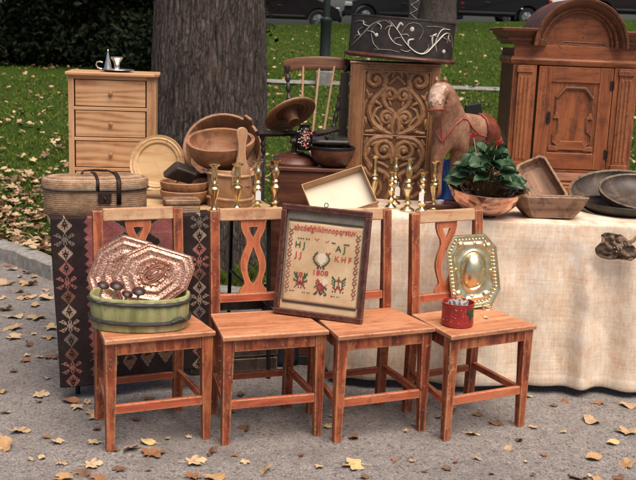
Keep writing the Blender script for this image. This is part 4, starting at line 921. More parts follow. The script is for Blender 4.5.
# ------------------------------------------------------------------ big stave tub, burl bowl, churn pail
c = AT(223, 147, 4.90); ax = Vector((.04, -.80, .60))
t = thing('stave_tub', 'large brown coopered tub tipped towards the chairs with a burl bowl inside', 'tub', mat=axisM(c, ax))
r = .195; b = MB()
def stv(q, z): return 1+.006*math.cos(q*18)**8
b.lathe([(0, -.17), (r*.86, -.17), (r*.88, -.16), (r, -.004), (r, .0), (r-.004, .003), (r-.012, .003), (r-.016, -.002), (r*.84, -.15), (0, -.15)], 108, wob=stv); b.build('staves', M['stave'], t, ang=40)
for z, k in ((-.045, .975), (-.125, .915)):
    b = MB(); b.tube([((r*k+.004)*math.cos(2*PI*i/60), (r*k+.004)*math.sin(2*PI*i/60), z) for i in range(60)], .007, 8, closed=True); b.build('hoop', M['palewood'], t)
b = MB(); ca, sa = math.cos(.92), math.sin(.92)
Tm = Matrix.Translation((r*ca*.97, r*sa*.97, 0))@RZ(.92)
b.hexa([(-.008, -.035, -.02), (.010, -.035, -.02), (.010, .035, -.02), (-.008, .035, -.02), (-.010, -.022, .05), (.008, -.022, .05), (.008, .022, .05), (-.010, .022, .05)], 0, Tm); b.build('ear_handle', M['stave'], t, bevel=.010)
c = AT(220, 139.5, 4.74); bowl('burl_bowl', 'cracked reddish burl bowl sitting in the tipped coopered tub', c+Vector((0, 0, 0))-Vector((-.02, -.25, .97)).normalized()*.125, .163, .125, M['brownbowl'], .016, Vector((-.02, -.25, .97)), .42, .012)
P = ATZ(228.5, 211, T)+Vector((0, .175, 0)); P.x -= .012
t = thing('churn_pail', 'pale coopered pail with one long paddle-shaped stave behind the left candlesticks', 'pail', P)
r = .108; b = MB(); b.lathe([(0, .002), (r*.98, .001), (r, .004), (r*.985, .172), (r*.975, .175), (r*.89, .175), (r*.88, .172), (r*.88, .03), (0, .03)], 96, wob=lambda q, z: 1+.006*math.cos(q*14)**10); b.build('staves', M['palewood'], t, ang=40)
for z in (.040, .152):
    b = MB(); b.tube([((r+.004)*math.cos(2*PI*i/48), (r+.004)*math.sin(2*PI*i/48), z+.004*math.sin(4*PI*i/48)) for i in range(48)], .0065, 8, closed=True)
    b.tube([(-r*.9, -r*.5, z), (-r*1.12, -r*.28, z+.012), (-r*1.2, -r*.1, z+.014)], [.006, .006, .004], 6); b.build('hoop', M['palewood'], t)
b = MB(); q = -.95; Tm = Matrix.Translation((r*.94*math.cos(q), r*.94*math.sin(q), 0))@RZ(q+PI/2)
pl = [(-.052, .10), (-.050, .172), (-.040, .19), (-.026, .215), (-.019, .26), (-.020, .31), (-.027, .345)]+[(.029*math.cos(a), .362+.029*math.sin(a)) for a in [PI-.4-(PI-.8)*i/8 for i in range(9)]]+[(.027, .345), (.020, .31), (.019, .26), (.026, .215), (.040, .19), (.050, .172), (.052, .10)]
pl = [(x, z if z < .2 else .2+(z-.2)*.93) for x, z in pl]
b.prism(pl, -.006, .010, 0, Tm); b.build('paddle_handle', M['palewood'], t, bevel=.003)
# ------------------------------------------------------------------ candlesticks
def candlestick(label, P, h, kind, group, rs=1.0):
    t = thing('candlestick', label, 'candlestick', P, 0, group); k = h
    if kind == 0:   base = [(0, 0), (.20, 0), (.205, .012), (.19, .03), (.13, .05), (.085, .075), (.06, .10)]; stem = [(.06, .10), (.11, .125), (.115, .15), (.065, .18), (.05, .25), (.075, .33), (.125, .41), (.135, .45), (.10, .49), (.06, .52), (.10, .545), (.105, .565), (.06, .60)]; sock = [(.06, .60), (.07, .64), (.10, .70), (.11, .76), (.105, .80), (.07, .83), (.065, .88), (.06, .93), (.075, .96), (.15, .975), (.155, .99), (.13, 1.0), (.06, .99), (0, .95)]
    elif kind == 1: base = [(0, 0), (.17, 0), (.175, .015), (.15, .04), (.10, .08), (.07, .11)]; stem = [(.07, .11), (.045, .17), (.055, .24), (.10, .34), (.14, .46), (.15, .50), (.12, .535), (.07, .555), (.12, .585), (.125, .60), (.08, .62)]; sock = [(.08, .62), (.06, .66), (.085, .70), (.09, .75), (.075, .80), (.08, .86), (.085, .93), (.15, .965), (.16, .985), (.13, 1.0), (.06, .99), (0, .95)]
    else:           base = [(0, 0), (.22, 0), (.225, .02), (.19, .05), (.10, .085), (.08, .12)]; stem = [(.08, .12), (.15, .18), (.16, .22), (.08, .27), (.06, .34), (.14, .44), (.15, .48), (.08, .53), (.06, .57), (.13, .635), (.135, .66), (.07, .70)]; sock = [(.07, .70), (.12, .755), (.125, .79), (.08, .83), (.08, .90), (.09, .94), (.17, .97), (.175, .988), (.14, 1.0), (.06, .99), (0, .95)]
    for nm, pr in (('base', base), ('stem', stem), ('socket', sock)):
        b = MB(); e = .75*rs; b.lathe([(r*k*e, z*k) for r, z in pr], 28); b.build(nm, M['brass'], t, ang=40)
    return t
def px_h(u, v, P): return AT(u, v, P.y).z-P.z
GB = 'brass candlesticks in front of the churn pail'; GC = 'brass candlesticks beside the carved panel'
tags_at = []
for u, vb, ut, vt, kd, lb in [(213, 214.5, 214.5, 163.5, 1, 'leftmost brass candlestick in front of the churn pail'), (236, 212.5, 236, 163, 1, 'brass candlestick right before the paddle stave of the pail'),
                              (256.5, 211.5, 256.5, 160, 0, 'brass candlestick with a white price tag near the pail'), (274.5, 210.5, 275, 159, 0, 'brass candlestick nearest the sampler frame, right of the tagged one')]:
    P = ATZ(u, vb, T)+Vector((0, .035, 0)); P = Vector((P.x, P.y, T)); candlestick(lb, P, px_h(ut, vt, P), kd, GB)
    if kd == 0 and u < 260: tags_at.append((P, 258.3, 195, 'white price tag tied to the candlestick near the pail'))
for u, vb, ut, vt, kd, lb in [(373.5, 205, 374, 155, 1, 'brass candlestick half hidden behind the right wall of the card tray'), (394.5, 206, 395, 157, 0, 'slim brass candlestick standing behind the short tagged one'), (391, 210, 391.3, 170.5, 2, 'short knobbed brass candlestick next to the card tray corner'),
                              (407.5, 213, 407.7, 157.5, 0, 'tallest brass candlestick in front of the carved panel middle'), (422, 214, 422.5, 171, 2, 'short brass candlestick with a white price tag right of the tallest'), (434, 211, 434.3, 160.5, 1, 'rightmost slender brass candlestick before the wooden horse leg')]:
    P = ATZ(u, vb, T)+Vector((0, .035, 0)); P = Vector((P.x, P.y, T+.006)); candlestick(lb, P, px_h(ut, vt, P), kd, GC, .9)
    if u == 391: tags_at.append((P, 397.5, 191, 'white price tag hanging between the short and the tallest candlestick'))
    if u == 422: tags_at.append((P, 421.5, 196, 'white price tag on the right short candlestick'))
for P, u, v, lb in tags_at:
    c = AT(u, v, P.y-.036); t = thing('price_tag', lb, 'tag', c, random.uniform(-.3, .3), 'white price tags on the candlesticks')
    b = MB(); pl = [(-.012, -.024), (.012, -.024), (.012, .012), (.005, .021), (-.005, .021), (-.012, .012)]; b.prism(pl, -.0005, .0005); b.build('card', M['white'], t)
    b = MB(); b.tube([(0, 0, .018), (.002, .008, .032), (0, .024, .042)], .0008, 5); b.build('string', M['white'], t)
# ------------------------------------------------------------------ dark chest, child's armchair, bowls
t = thing('dark_chest', 'dark brown wooden chest under the bowls and the armchair, between the two tables', 'chest', (-.06, 4.74, 0))
DH = .985
b = MB(); b.box(-.175, .175, 0, .55, .05, DH-.02); b.build('body', M['redbrown'], t, bevel=.004)
b = MB(); b.box(-.185, .185, -.012, .56, DH-.0195, DH); b.build('lid', M['redbrown'], t, bevel=.005)
b = MB(); b.box(-.18, .18, -.006, .555, 0, .049); b.build('plinth', M['dark'], t, bevel=.004)
t = thing('armchair', "small black armchair with brown crest rail and thin pale spindles behind the bowls", 'chair', (0, 0, 0))
YS = 5.08
sc = AT(311, 139, 4.95); zs = 1.10
b = MB()
b.grid(lambda u, v: (-.155+.29*u, 4.82+.30*v, zs-.012*math.sin(PI*u)*math.sin(PI*v)), 14, 14); b.build('seat', M['dark'], t, solid=.022)
cr = [(283, 61), (292, 58), (305, 56.5), (318, 56), (331, 56.5), (342, 57.5), (351, 60)]
b = MB(); vs = []; 
for i, (u, v) in enumerate(cr):
    yy = YS+.05-.035*math.cos((i-3)/3*1.3)+.06; hh = 13.5-1.5*abs(i-3)/3*(1 if i else .6)
    p = AT(u, v, yy); p2 = AT(u, v+hh, yy-.01); vs += [p, p+Vector((0, .020, 0)), p2+Vector((0, .022, 0)), p2]
fs = [(0, 1, 2, 3), tuple(4*6+i for i in (3, 2, 1, 0))]+[(4*i+j, 4*i+4+j, 4*i+4+(j+1) % 4, 4*i+(j+1) % 4) for i in range(6) for j in range(4)]
b.add(vs, fs); b.build('crest_rail', M['dishbrown'], t, bevel=.006, sub=1)
for (u0, v0, u1, v1) in [(303.3, 66, 301, 134), (319.6, 66, 312.5, 134), (334.5, 66, 323.5, 134)]:
    b = MB(); b.tube([AT(u0, v0, YS+.075), AT(u1, v1, YS+.02)], [.0055, .0065], 8); b.build('spindle', M['palewood'], t)
def turned(b, p, q, r, n=26):
    pts = [p.lerp(q, i/n) for i in range(n+1)]; b.tube(pts, [r*(.75+.35*math.sin(i*1.7)+(.3 if i % 7 == 0 else 0)) for i in range(n+1)], 10)
for (u0, v0, u1, v1) in [(287, 66, 291, 136), (346.5, 66, 332, 134)]:
    b = MB(); turned(b, AT(u0, v0, YS+.07), AT(u1, v1, YS+.01), .014); b.build('turned_post', M['dark'], t)
for (ua, va, ub, vb, uc, vc) in [(257.5, 133.5, 296, 133, 262, 158), (314, 134, 337, 129, 327, 152)]:
    b = MB(); p, q = AT(ua, va, 4.80), AT(ub, vb, 5.0); m_ = p.lerp(q, .5)+Vector((0, 0, -.003)); b.tube([p, p.lerp(q, .2), m_, p.lerp(q, .8), q], [.016, .02, .017, .018, .016], 10, sq=.8); b.build('arm', M['dark'], t)
    b = MB(); turned(b, AT(uc, va+2, 4.84), AT(uc+(2 if uc < 300 else -1), vc, 4.86), .012, 12); b.build('arm_support', M['dark'], t)
for x in (-.13, .11):
    for y in (4.85, 5.1): b = MB(); b.tube([(x, y, zs-.01), (x*1.1, y, DH)], [.014, .010], 8); b.build('leg', M['dark'], t)
# brown dome bowl, black rimmed bowl, flower jar, turned dish
c = AT(294, 165, 4.80); c.z = DH
t = thing('dome_bowl', 'shiny red-brown bowl turned upside down on the dark chest', 'bowl', c+Vector((0, .08, 0)))
b = MB(); r = .118; b.lathe([(r*.97, 0), (r, .003), (r*.99, .010), (r*.86, .026), (r*.62, .045), (r*.40, .053), (r*.38, .058), (0, .059)], 48); b.build('bowl_body', M['redbrown'], t, ang=30)
c = AT(332, 164, 4.74); c.z = DH
bowl('black_rimmed_bowl', 'deep brown bowl with a black rim beside the carved panel', c+Vector((0, .07, 0)), .107, .092, M['redbrown'], .009, foot=.35)
br = [o for o in bpy.data.objects if o.name.startswith('black_rimmed_bowl')][0]
b = MB(); b.lathe([(.1085, .088), (.1095, .098), (.104, .102), (.095, .098), (.094, .086)], 44); b.build('black_rim', M['blackmetal'], br)
c = AT(304, 150, 4.82); 
t = thing('painted_jar', 'small black jar painted with pink and white flowers on the dome bowl', 'jar', c)
b = MB(); b.lathe([(0, 0), (.03, 0), (.034, .01), (.040, .05), (.037, .085), (.026, .105), (.024, .115), (.03, .121), (.02, .122), (0, .11)], 32); b.build('jar_body', M['blackmetal'], t)
b = MB()
rr = random.Random(4)
for i in range(80):
    a = -PI/2+rr.gauss(0, .5); z = rr.gauss(.058, .026); k = .0405 if .02 < z < .095 else .033
    if not .008 < z < .105: continue
    b.ball((k*math.cos(a), k*math.sin(a), z), rr.uniform(.002, .0045), 5, rr.choice([0, 0, 1, 1, 2]), None, (1, .5, 1))
b.build('flower_painting', [M['whitepaint'], M['stpink'], M['flower']], t)
c = AT(290, 114, 4.90); n_ = (Vector((0, -1, .12))*.50+Vector((.45, 0, -.89))*.86).normalized()
t = thing('turned_dish', 'brown turned wooden dish with grooved rings propped on the armchair arm', 'dish', mat=axisM(c, n_))
r = .132; b = MB(); b.lathe([(0, -.045), (r*.35, -.045), (r*.40, -.030), (r*.75, -.018), (r, -.004), (r*1.01, .004), (r*.97, .008), (r*.92, .004), (r*.88, .007), (r*.80, .001), (r*.74, .004), (r*.66, -.006), (r*.60, -.003), (r*.54, -.014), (r*.3, -.018), (r*.28, .0), (r*.22, .035), (r*.24, .05), (0, .055)], 56); b.build('dish_body', M['dishbrown'], t, ang=25)
# ------------------------------------------------------------------ card tray
n_ = Vector((-.10, -.74, .66)).normalized(); P0 = AT(345, 192, 4.63)
cs = [PLANE(u, v, P0, n_) for u, v in [(303, 190.5), (358.5, 172.5), (381, 207.5), (317, 224)]]
c = sum(cs, Vector())/4; x = (cs[1]-cs[0]).normalized(); y = n_.cross(x); fr = frame3(c, x, y, n_); iv = fr.inverted(); q = [iv @ p for p in cs]
W2 = ((q[1]-q[0]).length+(q[2]-q[3]).length)/4; H2 = ((q[0]-q[3]).length+(q[1]-q[2]).length)/4
t = thing('card_tray', 'shallow cream cardboard tray tipped up between the candlesticks', 'tray', mat=fr)
b = MB(); b.box(-W2, W2, -H2, H2, -.003, 0); b.build('base', M['cream'], t)
for nm, bx in (('a', (-W2, W2, H2, H2+.004)), ('b', (-W2, W2, -H2-.004, -H2)), ('c', (-W2-.004, -W2, -H2-.004, H2+.004)), ('d', (W2, W2+.004, -H2-.004, H2+.004))):
    b = MB(); b.box(*bx, -.003, .048); b.build('tray_wall', M['cardedge'], t, bevel=.001)
# ------------------------------------------------------------------ carved cabinet
YP = 5.0; cx = AT(392.5, 130, YP).x; zt = AT(392, 62.5, YP).z
t = thing('carved_cabinet', 'tall narrow oak cabinet with a carved scroll panel, under the black painted box', 'cabinet', (cx, YP, T+.004), -.015)
hw = .222; ht = zt-T-.004
b = MB(); b.box(-hw, -hw+.02, .03, .36, 0, ht-.012); b.box(hw-.02, hw, .03, .36, 0, ht-.012); b.box(-hw+.0205, hw-.0205, .34, .358, 0, ht-.012); b.build('carcass', M['dark'], t, bevel=.003)
b = MB(); b.box(-hw-.004, hw+.004, -.004, .365, ht-.0115, ht); b.build('top_board', M['carved'], t, bevel=.004)
for x0, x1 in ((-hw, -hw+.066), (hw-.040, hw)):
    b = MB(); b.box(x0, x1, 0, .029, 0, ht-.012); b.build('stile', M['carved'], t, bevel=.003)
b = MB(); b.box(-hw+.0665, hw-.0405, .001, .029, ht-.036, ht-.0125); b.build('top_rail', M['carved'], t, bevel=.002)
px0 = (-hw+.066+hw-.040)/2; pw = (hw-.040+hw-.066)/2
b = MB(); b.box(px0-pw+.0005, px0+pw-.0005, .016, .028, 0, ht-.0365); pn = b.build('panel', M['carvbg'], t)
b = MB()
for z in (ht-.042,): b.tube([(px0-pw, .012, z), (px0+pw, .012, z)], .006, 8)
for s in (-1, 1): b.tube([(px0+s*(pw-.005), .012, 0), (px0+s*(pw-.005), .012, ht-.04)], .006, 8)
b.build('panel_moulding', M['carved'], t)
K = .00495; b = MB()
def scroll(pts, r0, r1, sq=.9, T=None):
    # smooth catmull through px points about the panel centre (x right, y down from 62)
    P_ = [Vector((px0+x*K, .015, ht-(y-62.5)*K)) for x, y in pts]; out = []
    for i in range(len(P_)-1):
        a, bb, c, d = P_[max(0, i-1)], P_[i], P_[i+1], P_[min(len(P_)-1, i+2)]
        for j in range(6):
            u = j/6; out.append(.5*((2*bb)+(c-a)*u+(2*a-5*bb+4*c-d)*u*u+(3*bb-a-3*c+d)*u**3))
    out.append(P_[-1]); n = len(out); k0 = len(b.v); rad = [1.75*(r0+(r1-r0)*i/(n-1))*(.5+.5*min(1, i/6)) for i in range(n)]; b.tube(out, rad, 10)
    b.v[k0:] = [(x, .017+(y-.017)*.60, z) for x, y, z in b.v[k0:]]
    b.tube([p+Vector((0, -r_*.60+.002, 0)) for p, r_ in zip(out, rad)], [r_*.22 for r_ in rad], 6)
def spir(cx, cy, r0, r1, a0, turns, n=16): return [(cx+(r0+(r1-r0)*i/n)*math.cos(a0+turns*2*PI*i/n), cy+(r0+(r1-r0)*i/n)*math.sin(a0+turns*2*PI*i/n)) for i in range(n+1)]
for s in (-1, 1):
    f = lambda L: [(s*x, y) for x, y in L]
    for dy, fl in ((0, 1), (0, 0)):
        pass
    scroll(f([(3, 134), (12, 131), (22, 124), (27, 113), (24, 102), (17, 94), (12, 88)]+spir(22, 80, 11, 2, PI-.6, 1.35)), .0095, .008)
    scroll(f([(0, 118), (3, 112), (9, 107), (13, 100), (13, 93)]+spir(6.5, 95, 7, 1.5, -.4, -1.2)), .008, .0065)
    scroll(f([(2, 134), (4, 128), (3, 122), (2, 116)]+spir(9, 118, 7.5, 1.5, PI, 1.4)), .008, .007)
    scroll(f([(31, 128), (33, 118), (32, 106), (28, 97), (31, 90)]), .006, .003)
    scroll(f([(30, 132), (22, 131), (14, 126), (17, 120), (23, 114)]), .007, .003); scroll(f([(23, 118), (20, 110), (14, 106)]), .007, .003); scroll(f([(5, 77), (3, 72), (0, 69)]), .006, .004); scroll(f([(8, 84), (4, 80), (0, 76)]), .006, .004); scroll(f([(12, 84), (10, 74), (4, 70)]), .006, .003)
    b.ball((px0+s*22*K, .010, ht-(80-62.5)*K), .014, 8, 0, None, (1, .8, 1)); b.ball((px0+s*6.5*K, .010, ht-(95-62.5)*K), .010, 8, 0, None, (1, .9, 1)); b.ball((px0+s*9*K, .010, ht-(118-62.5)*K), .012, 8, 0, None, (1, .9, 1))
    for (x0, y0, a0, L, w_) in ((27, 108, 1.2, 9, 3.2), (24, 122, 2.2, 9, 3), (19, 103, 2.6, 8, 2.6), (18, 129, 2.9, 9, 2.4), (30, 122, 1.7, 8, 2.4), (27, 97, .9, 7, 2.5), (6, 104, 1.9, 6, 2), (7, 127, 1.2, 6, 2.2), (9, 70, 2.4, 7, 2.2), (15, 70, 2.9, 6, 2), (30, 76, 1.4, 9, 1.8), (26, 153, 1.3, 9, 2.6), (20, 144, .6, 8, 2.4), (25, 168, 2.0, 9, 2.4), (8, 178, 1.4, 9, 2.4), (19, 186, 2.4, 9, 2.6), (28, 186, 1.2, 9, 2), (4, 156, 1.7, 8, 1.8)):
        b.ball((0, 0, 0), 1, 7, 0, Matrix.Translation((px0+s*x0*K, .016, ht-(y0-62.5)*K))@Matrix.Rotation(s*(PI/2-a0)*-1 if False else s*(a0-PI/2), 4, 'Y')@Matrix.Diagonal((w_*K*.8, .011, L*K*.62, 1)))
    # second field below the cross line
    scroll(f([(2, 138), (8, 137), (20, 139), (28, 147), (29, 158), (22, 168), (12, 172), (4, 178), (2, 190), (6, 200)]), .009, .008)
    scroll(f([(2, 164), (2, 152), (4, 145), (10, 141)]+spir(10, 151, 10, 2, -PI/2, 1.3)), .0085, .008)
    scroll(f([(31, 180), (30, 170), (24, 176), (14, 182), (12, 192), (20, 198), (28, 192)]), .008, .006); scroll(f([(31, 144), (27, 138)]), .005, .003); scroll(f([(5, 168), (12, 164), (20, 162)]), .007, .004)
    b.ball((px0+s*10*K, .010, ht-(151-62.5)*K), .014, 8, 0, None, (1, .9, 1))
b.tube([(px0-pw+.012, .014, ht-(135.5-62.5)*K), (px0+pw-.012, .014, ht-(135.5-62.5)*K)], .004, 6)
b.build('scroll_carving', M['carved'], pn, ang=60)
b = MB(); b.box(-hw-.048, -hw-.004, .10, .125, 0, ht-.06); b.build('dark_back_board', M['dark'], t, bevel=.003)
# black painted bentwood box on the cabinet
zc = zt+.003; c = AT(399.5, 60, YP+.135); c.z = zc+.009
t = thing('painted_box', 'black oval bentwood box painted with white vine scrolls on the carved cabinet', 'box', c); t.rotation_euler = (0, .055, 0)
a_, b_ = .262, .20; hb = .205
b = MB(); ovals(b, [(None, .001), (-.004, .001), (.006, .0), (.010, .010), (.004, .022), (0, .024), (0, hb-.01), (.004, hb-.006), (.003, hb), (-.012, hb), (-.014, hb-.02), (None, hb-.022)], a_, b_, 1.0, 96); b.build('body', M['blackpaint'], t, ang=40)
b = MB(); f = ovl(a_+.010, b_+.010, 1.0); b.tube([(*f(2*PI*i/90), .012) for i in range(90)], .011, 8, closed=True); b.build('base_hoop', M['redbrown'], t)
def vine(pts, r0=.0038, r1=.0012):
    r0 *= 1.45
    # pts: (px u offset from the centre -52..52, height 0..1)
    P_ = []; m = 8
    for i in range(len(pts)-1):
        a, bb, c2, d = [Vector((*pts[j], 0)) for j in (max(0, i-1), i, i+1, min(len(pts)-1, i+2))]
        for j in range(m):
            u = j/m; P_.append(.5*((2*bb)+(c2-a)*u+(2*a-5*bb+4*c2-d)*u*u+(3*bb-a-3*c2+d)*u**3))
    P_.append(Vector((*pts[-1], 0))); out = []
    for p in P_:
        xx = max(-.995, min(.995, p.x/52.5)); cq = xx; sq_ = math.sqrt(max(0, 1-cq*cq))
        out.append(Vector((a_*xx, -(b_*sq_)-.0012, .026+p.y*(hb-.042))))
    n = len(out); vb.tube(out, [(r0*math.sin(PI*min(1, (i+2)/(n+3)))**.7+r1*.5) for i in range(n)], 6, sq=.35)
vb = MB()
vine([(-50, .15), (-42, .45), (-33, .8), (-25, .95)]); vine([(-42, .42), (-45, .60), (-41, .72)], .0025); vine([(-37, .62), (-31, .60), (-29, .52)], .0025); vine([(-24, .12), (-30, .3), (-32, .7), (-22, .96), (-14, .85)], .0012)
vine([(-17, .98), (-8, .72), (2, .35), (13, .12), (22, .14), (31, .45), (40, .75), (47, .7), (50, .35)], .0042); vine([(-9, .72), (-6, .92), (-3, .86)], .0028); vine([(-3, .52), (-9, .47), (-10, .38)], .0028); vine([(28, .38), (27, .62), (31, .72)], .0025); vine([(-14, .9), (-16, .6), (-10, .35), (-2, .28)], .0011)
vine([(0, .35), (-4, .6), (2, .92), (12, .95), (17, .75), (14, .5)], .0012); vine([(33, .2), (31, .5), (36, .85), (45, .88)], .0011); vine([(-50, .85), (-44, .9), (-38, .85)], .0011); vine([(20, .9), (30, .93), (40, .9)], .0011); vine([(-28, .1), (-14, .12), (-4, .08)], .0011)
for a_pts in ([(-40, .5), (-46, .46), (-48, .36)], [(-34, .75), (-40, .80), (-41, .92)], [(-29, .9), (-24, .80), (-24, .68)], [(-12, .82), (-17, .80), (-20, .70)], [(-5, .58), (1, .62), (4, .56)], [(4, .3), (4, .45), (9, .5)], [(8, .2), (3, .12), (-3, .16)], [(20, .13), (24, .26), (23, .38)], [(34, .58), (29, .66), (24, .62)], [(36, .64), (42, .58), (43, .48)], [(44, .74), (44, .60), (47, .52)]): vine(a_pts, .0026)
for xx, yy, r in ((-27.5, .52, .0085), (6, .78, .0105), (40.5, .22, .0085)):
    x_ = xx/52.5; sq_ = math.sqrt(1-x_*x_); vb.ball((a_*x_, -(b_*sq_**.9)-.001, .026+yy*(hb-.042)), r, 8, 0, None, (1, .25, 1.1))
vb.build('white_vine_painting', M['whitepaint'], t)
b = MB(); b.prism([(-.028, .02), (.028, .02), (.027, .16), (.024, .24), (.030, .30), (.022, .34), (0, .352), (-.022, .34), (-.030, .30), (-.024, .24), (-.027, .16)], -.006, .006, 0, Matrix.Translation((.055, .128, 0))); b.build('handle_stave', M['blackpaint'], t, bevel=.003)
vb = MB()
for i in range(7): z = .17+i*.022; s = 1 if i % 2 else -1; vb.tube([(.055-s*.018, .1212, z), (.055, .1206, z+.010), (.055+s*.018, .1212, z+.024)], .002, 6, sq=.5)
vb.build('handle_painting', M['whitepaint'], t)
# ------------------------------------------------------------------ wooden horse
def skin(name, pts, edges, radii, mat, parent, sub=2, root=0):
    me = bpy.data.meshes.new(name); me.from_pydata([tuple(p) for p in pts], edges, []); o = bpy.data.objects.new(name, me); COL.objects.link(o)
    m = o.modifiers.new('skin', 'SKIN'); m.use_smooth_shade = True
    for i, r in enumerate(radii):
        s = me.skin_vertices[0].data[i]; s.radius = r if isinstance(r, tuple) else (r, r); s.use_root = (i == root)
    if sub: q = o.modifiers.new('sub', 'SUBSURF'); q.levels = sub; q.render_levels = sub
    dg = bpy.context.evaluated_depsgraph_get(); dg.update(); nm = bpy.data.meshes.new_from_object(o.evaluated_get(dg)); bpy.data.objects.remove(o)
    nm.polygons.foreach_set('use_smooth', [True]*len(nm.polygons)); nm.materials.clear(); nm.materials.append(mat); o = bpy.data.objects.new(name, nm); COL.objects.link(o)
    if parent: o.parent = parent
    return o
t = thing('wooden_horse', 'worn brown wooden toy horse with white face and red bridle behind the copper bowl', 'toy horse', (0, 0, 0))
hp = [AT(470, 130, 4.97), AT(453, 132, 4.87), AT(449, 118, 4.84), AT(446, 101, 4.80), AT(442, 88, 4.77), AT(437.5, 93, 4.715), AT(435.5, 106, 4.675), AT(436, 118, 4.665), AT(482, 131, 5.04), AT(490, 133, 5.10),
      AT(441, 141, 4.81), AT(437, 158, 4.80), AT(436.5, 178, 4.80), AT(436, 199, 4.79), AT(459, 148, 4.88), AT(456, 168, 4.88), AT(456, 200, 4.87), AT(486, 148, 5.06), AT(490, 168, 5.08), AT(490, 199, 5.08), AT(497, 146, 5.16), AT(499, 168, 5.18), AT(499, 195, 5.18)]
he = [(0, 1), (1, 2), (2, 3), (3, 4), (4, 5), (5, 6), (6, 7), (0, 8), (8, 9), (1, 10), (10, 11), (11, 12), (12, 13), (1, 14), (14, 15), (15, 16), (9, 17), (17, 18), (18, 19), (9, 20), (20, 21), (21, 22)]
hr = [.090, .094, .082, .068, .053, .047, .040, .034, .088, .075, .058, .034, .027, .030, .050, .032, .028, .048, .03, .026, .048, .03, .026]
hb_ = skin('body', hp, he, hr, M['horse'], t)
def skin_patch(nm, test, mat, off, fine=1):
    bm = bmesh.new(); bm.from_mesh(hb_.data); bmesh.ops.subdivide_edges(bm, edges=bm.edges, cuts=fine, use_grid_fill=True); bm.normal_update()
    bmesh.ops.delete(bm, geom=[f for f in bm.faces if not test(f.calc_center_median(), f.normal)], context='FACES')
    for v in bm.verts: v.co += v.normal*off
    me = bpy.data.meshes.new(nm); bm.to_mesh(me); bm.free(); me.materials.clear(); me.materials.append(mat); o = bpy.data.objects.new(nm, me); COL.objects.link(o); o.parent = t; q = o.modifiers.new('thick', 'SOLIDIFY'); q.thickness = off*1.6; q.offset = -.5; return o
hc_ = hp[5].lerp(hp[6], .25)
def inface(c, n):
    r = c-hc_; return r.length < .066+.014*noise.noise(c*60) and n.dot(Vector((-.45, -.85, .30))) > .35+.2*noise.noise(c*40)
skin_patch('face_blaze', inface, M['blaze'], .0012, 3)
b = MB()
for du in (-6.5, 4.5):
    p = AT(441+du*.75, 84, 4.77); b.tube([p, p+Vector((0, -.008, .022)), p+Vector((0, -.006, .036))], [.011, .010, .003], 8)
b.build('ears', M['horse'], t)
for s in (-1, 1):
    b = MB(); p = AT(437.2+s*6.5, 97, 4.672+.02*abs(s)); b.ball(p, .008, 8); b.build('eye', M['blackmetal'], t)
def ringr(c, ax, r, tr, nm):
    b = MB(); Tm = axisM(c, ax); b.tube([(r*math.cos(2*PI*i/32), r*math.sin(2*PI*i/32), 0) for i in range(32)], tr, 6, 0, Tm, closed=True); return b.build(nm, M['rein'], t)
d = (hp[7]-hp[6]).normalized(); ringr(hp[6].lerp(hp[7], .35), d, .0385, .004, 'noseband')
def ontube(c0, c1, r0, r1, tt, ang, up=Vector((0, 0, 1))):
    ax = (c1-c0).normalized(); x = ax.cross(up).normalized(); y = x.cross(ax); c = c0.lerp(c1, tt); return c+(x*math.cos(ang)+y*math.sin(ang))*(r0+(r1-r0)*tt)
b = MB(); from mathutils.bvhtree import BVHTree
bmh = bmesh.new(); bmh.from_mesh(hb_.data); bv_ = BVHTree.FromBMesh(bmh)
def onhorse(pts, off=.003):
    out = []; fine = []
    for (u0, v0), (u1, v1) in zip(pts, pts[1:]): fine += [(u0+(u1-u0)*i/5, v0+(v1-v0)*i/5) for i in range(5)]
    fine.append(pts[-1])
    for u, v in fine:
        d = ray(u, v).normalized(); hit = bv_.ray_cast(CAMP, d)
        if hit[0] is not None: out.append(hit[0]-d*off)
    return out
for pl in ([(431, 117), (434, 128), (438, 136), (442, 142), (449, 133), (456, 124), (463, 118.5), (467, 119.5), (473, 128), (479, 134.5), (487, 137), (495, 134)], [(441, 119), (442, 130), (442, 142)]):
    q = onhorse(pl)
    if len(q) > 3: b.tube(q, .0034, 6)
bmh.free(); b.build('rein', M['rein'], t)
sc_ = AT(482, 128, 5.04)
def insad(c, n):
    r = c-sc_; ax = (hp[9]-hp[0]).normalized(); u = r.dot(ax); return abs(u) < .068 and c.z > sc_.z-.045-.03*math.cos(u*16)
skin_patch('saddle', insad, M['saddle'], .007, 2)
b = MB(); p = AT(473, 115, 4.98); Tm = Matrix.Translation(p)@RZ(.45); b.hexa([(-.055, -.012, -.03), (.055, -.012, -.03), (.055, .012, -.03), (-.055, .012, -.03), (-.048, -.008, .05), (.042, -.008, .062), (.042, .008, .062), (-.048, .008, .05)], 0, Tm); b.build('seat_back', M['blackmetal'], t, bevel=.006)
b = MB(); b.tube([AT(496, 128, 5.18), AT(501, 140, 5.22), AT(501, 158, 5.23)], [.02, .026, .012], 10); b.build('tail', M['dark'], t)
# base board on rockers' place
b = MB(); b.hexa([tuple(p+Vector((0, 0, dz))) for dz in (0, .022) for p in [Vector((.50, 4.75, T+.008)), Vector((.72, 4.72, T+.008)), Vector((1.08, 5.22, T+.008)), Vector((.88, 5.28, T+.008))]]); b.build('base_board', M['redbrown'], t, bevel=.004)
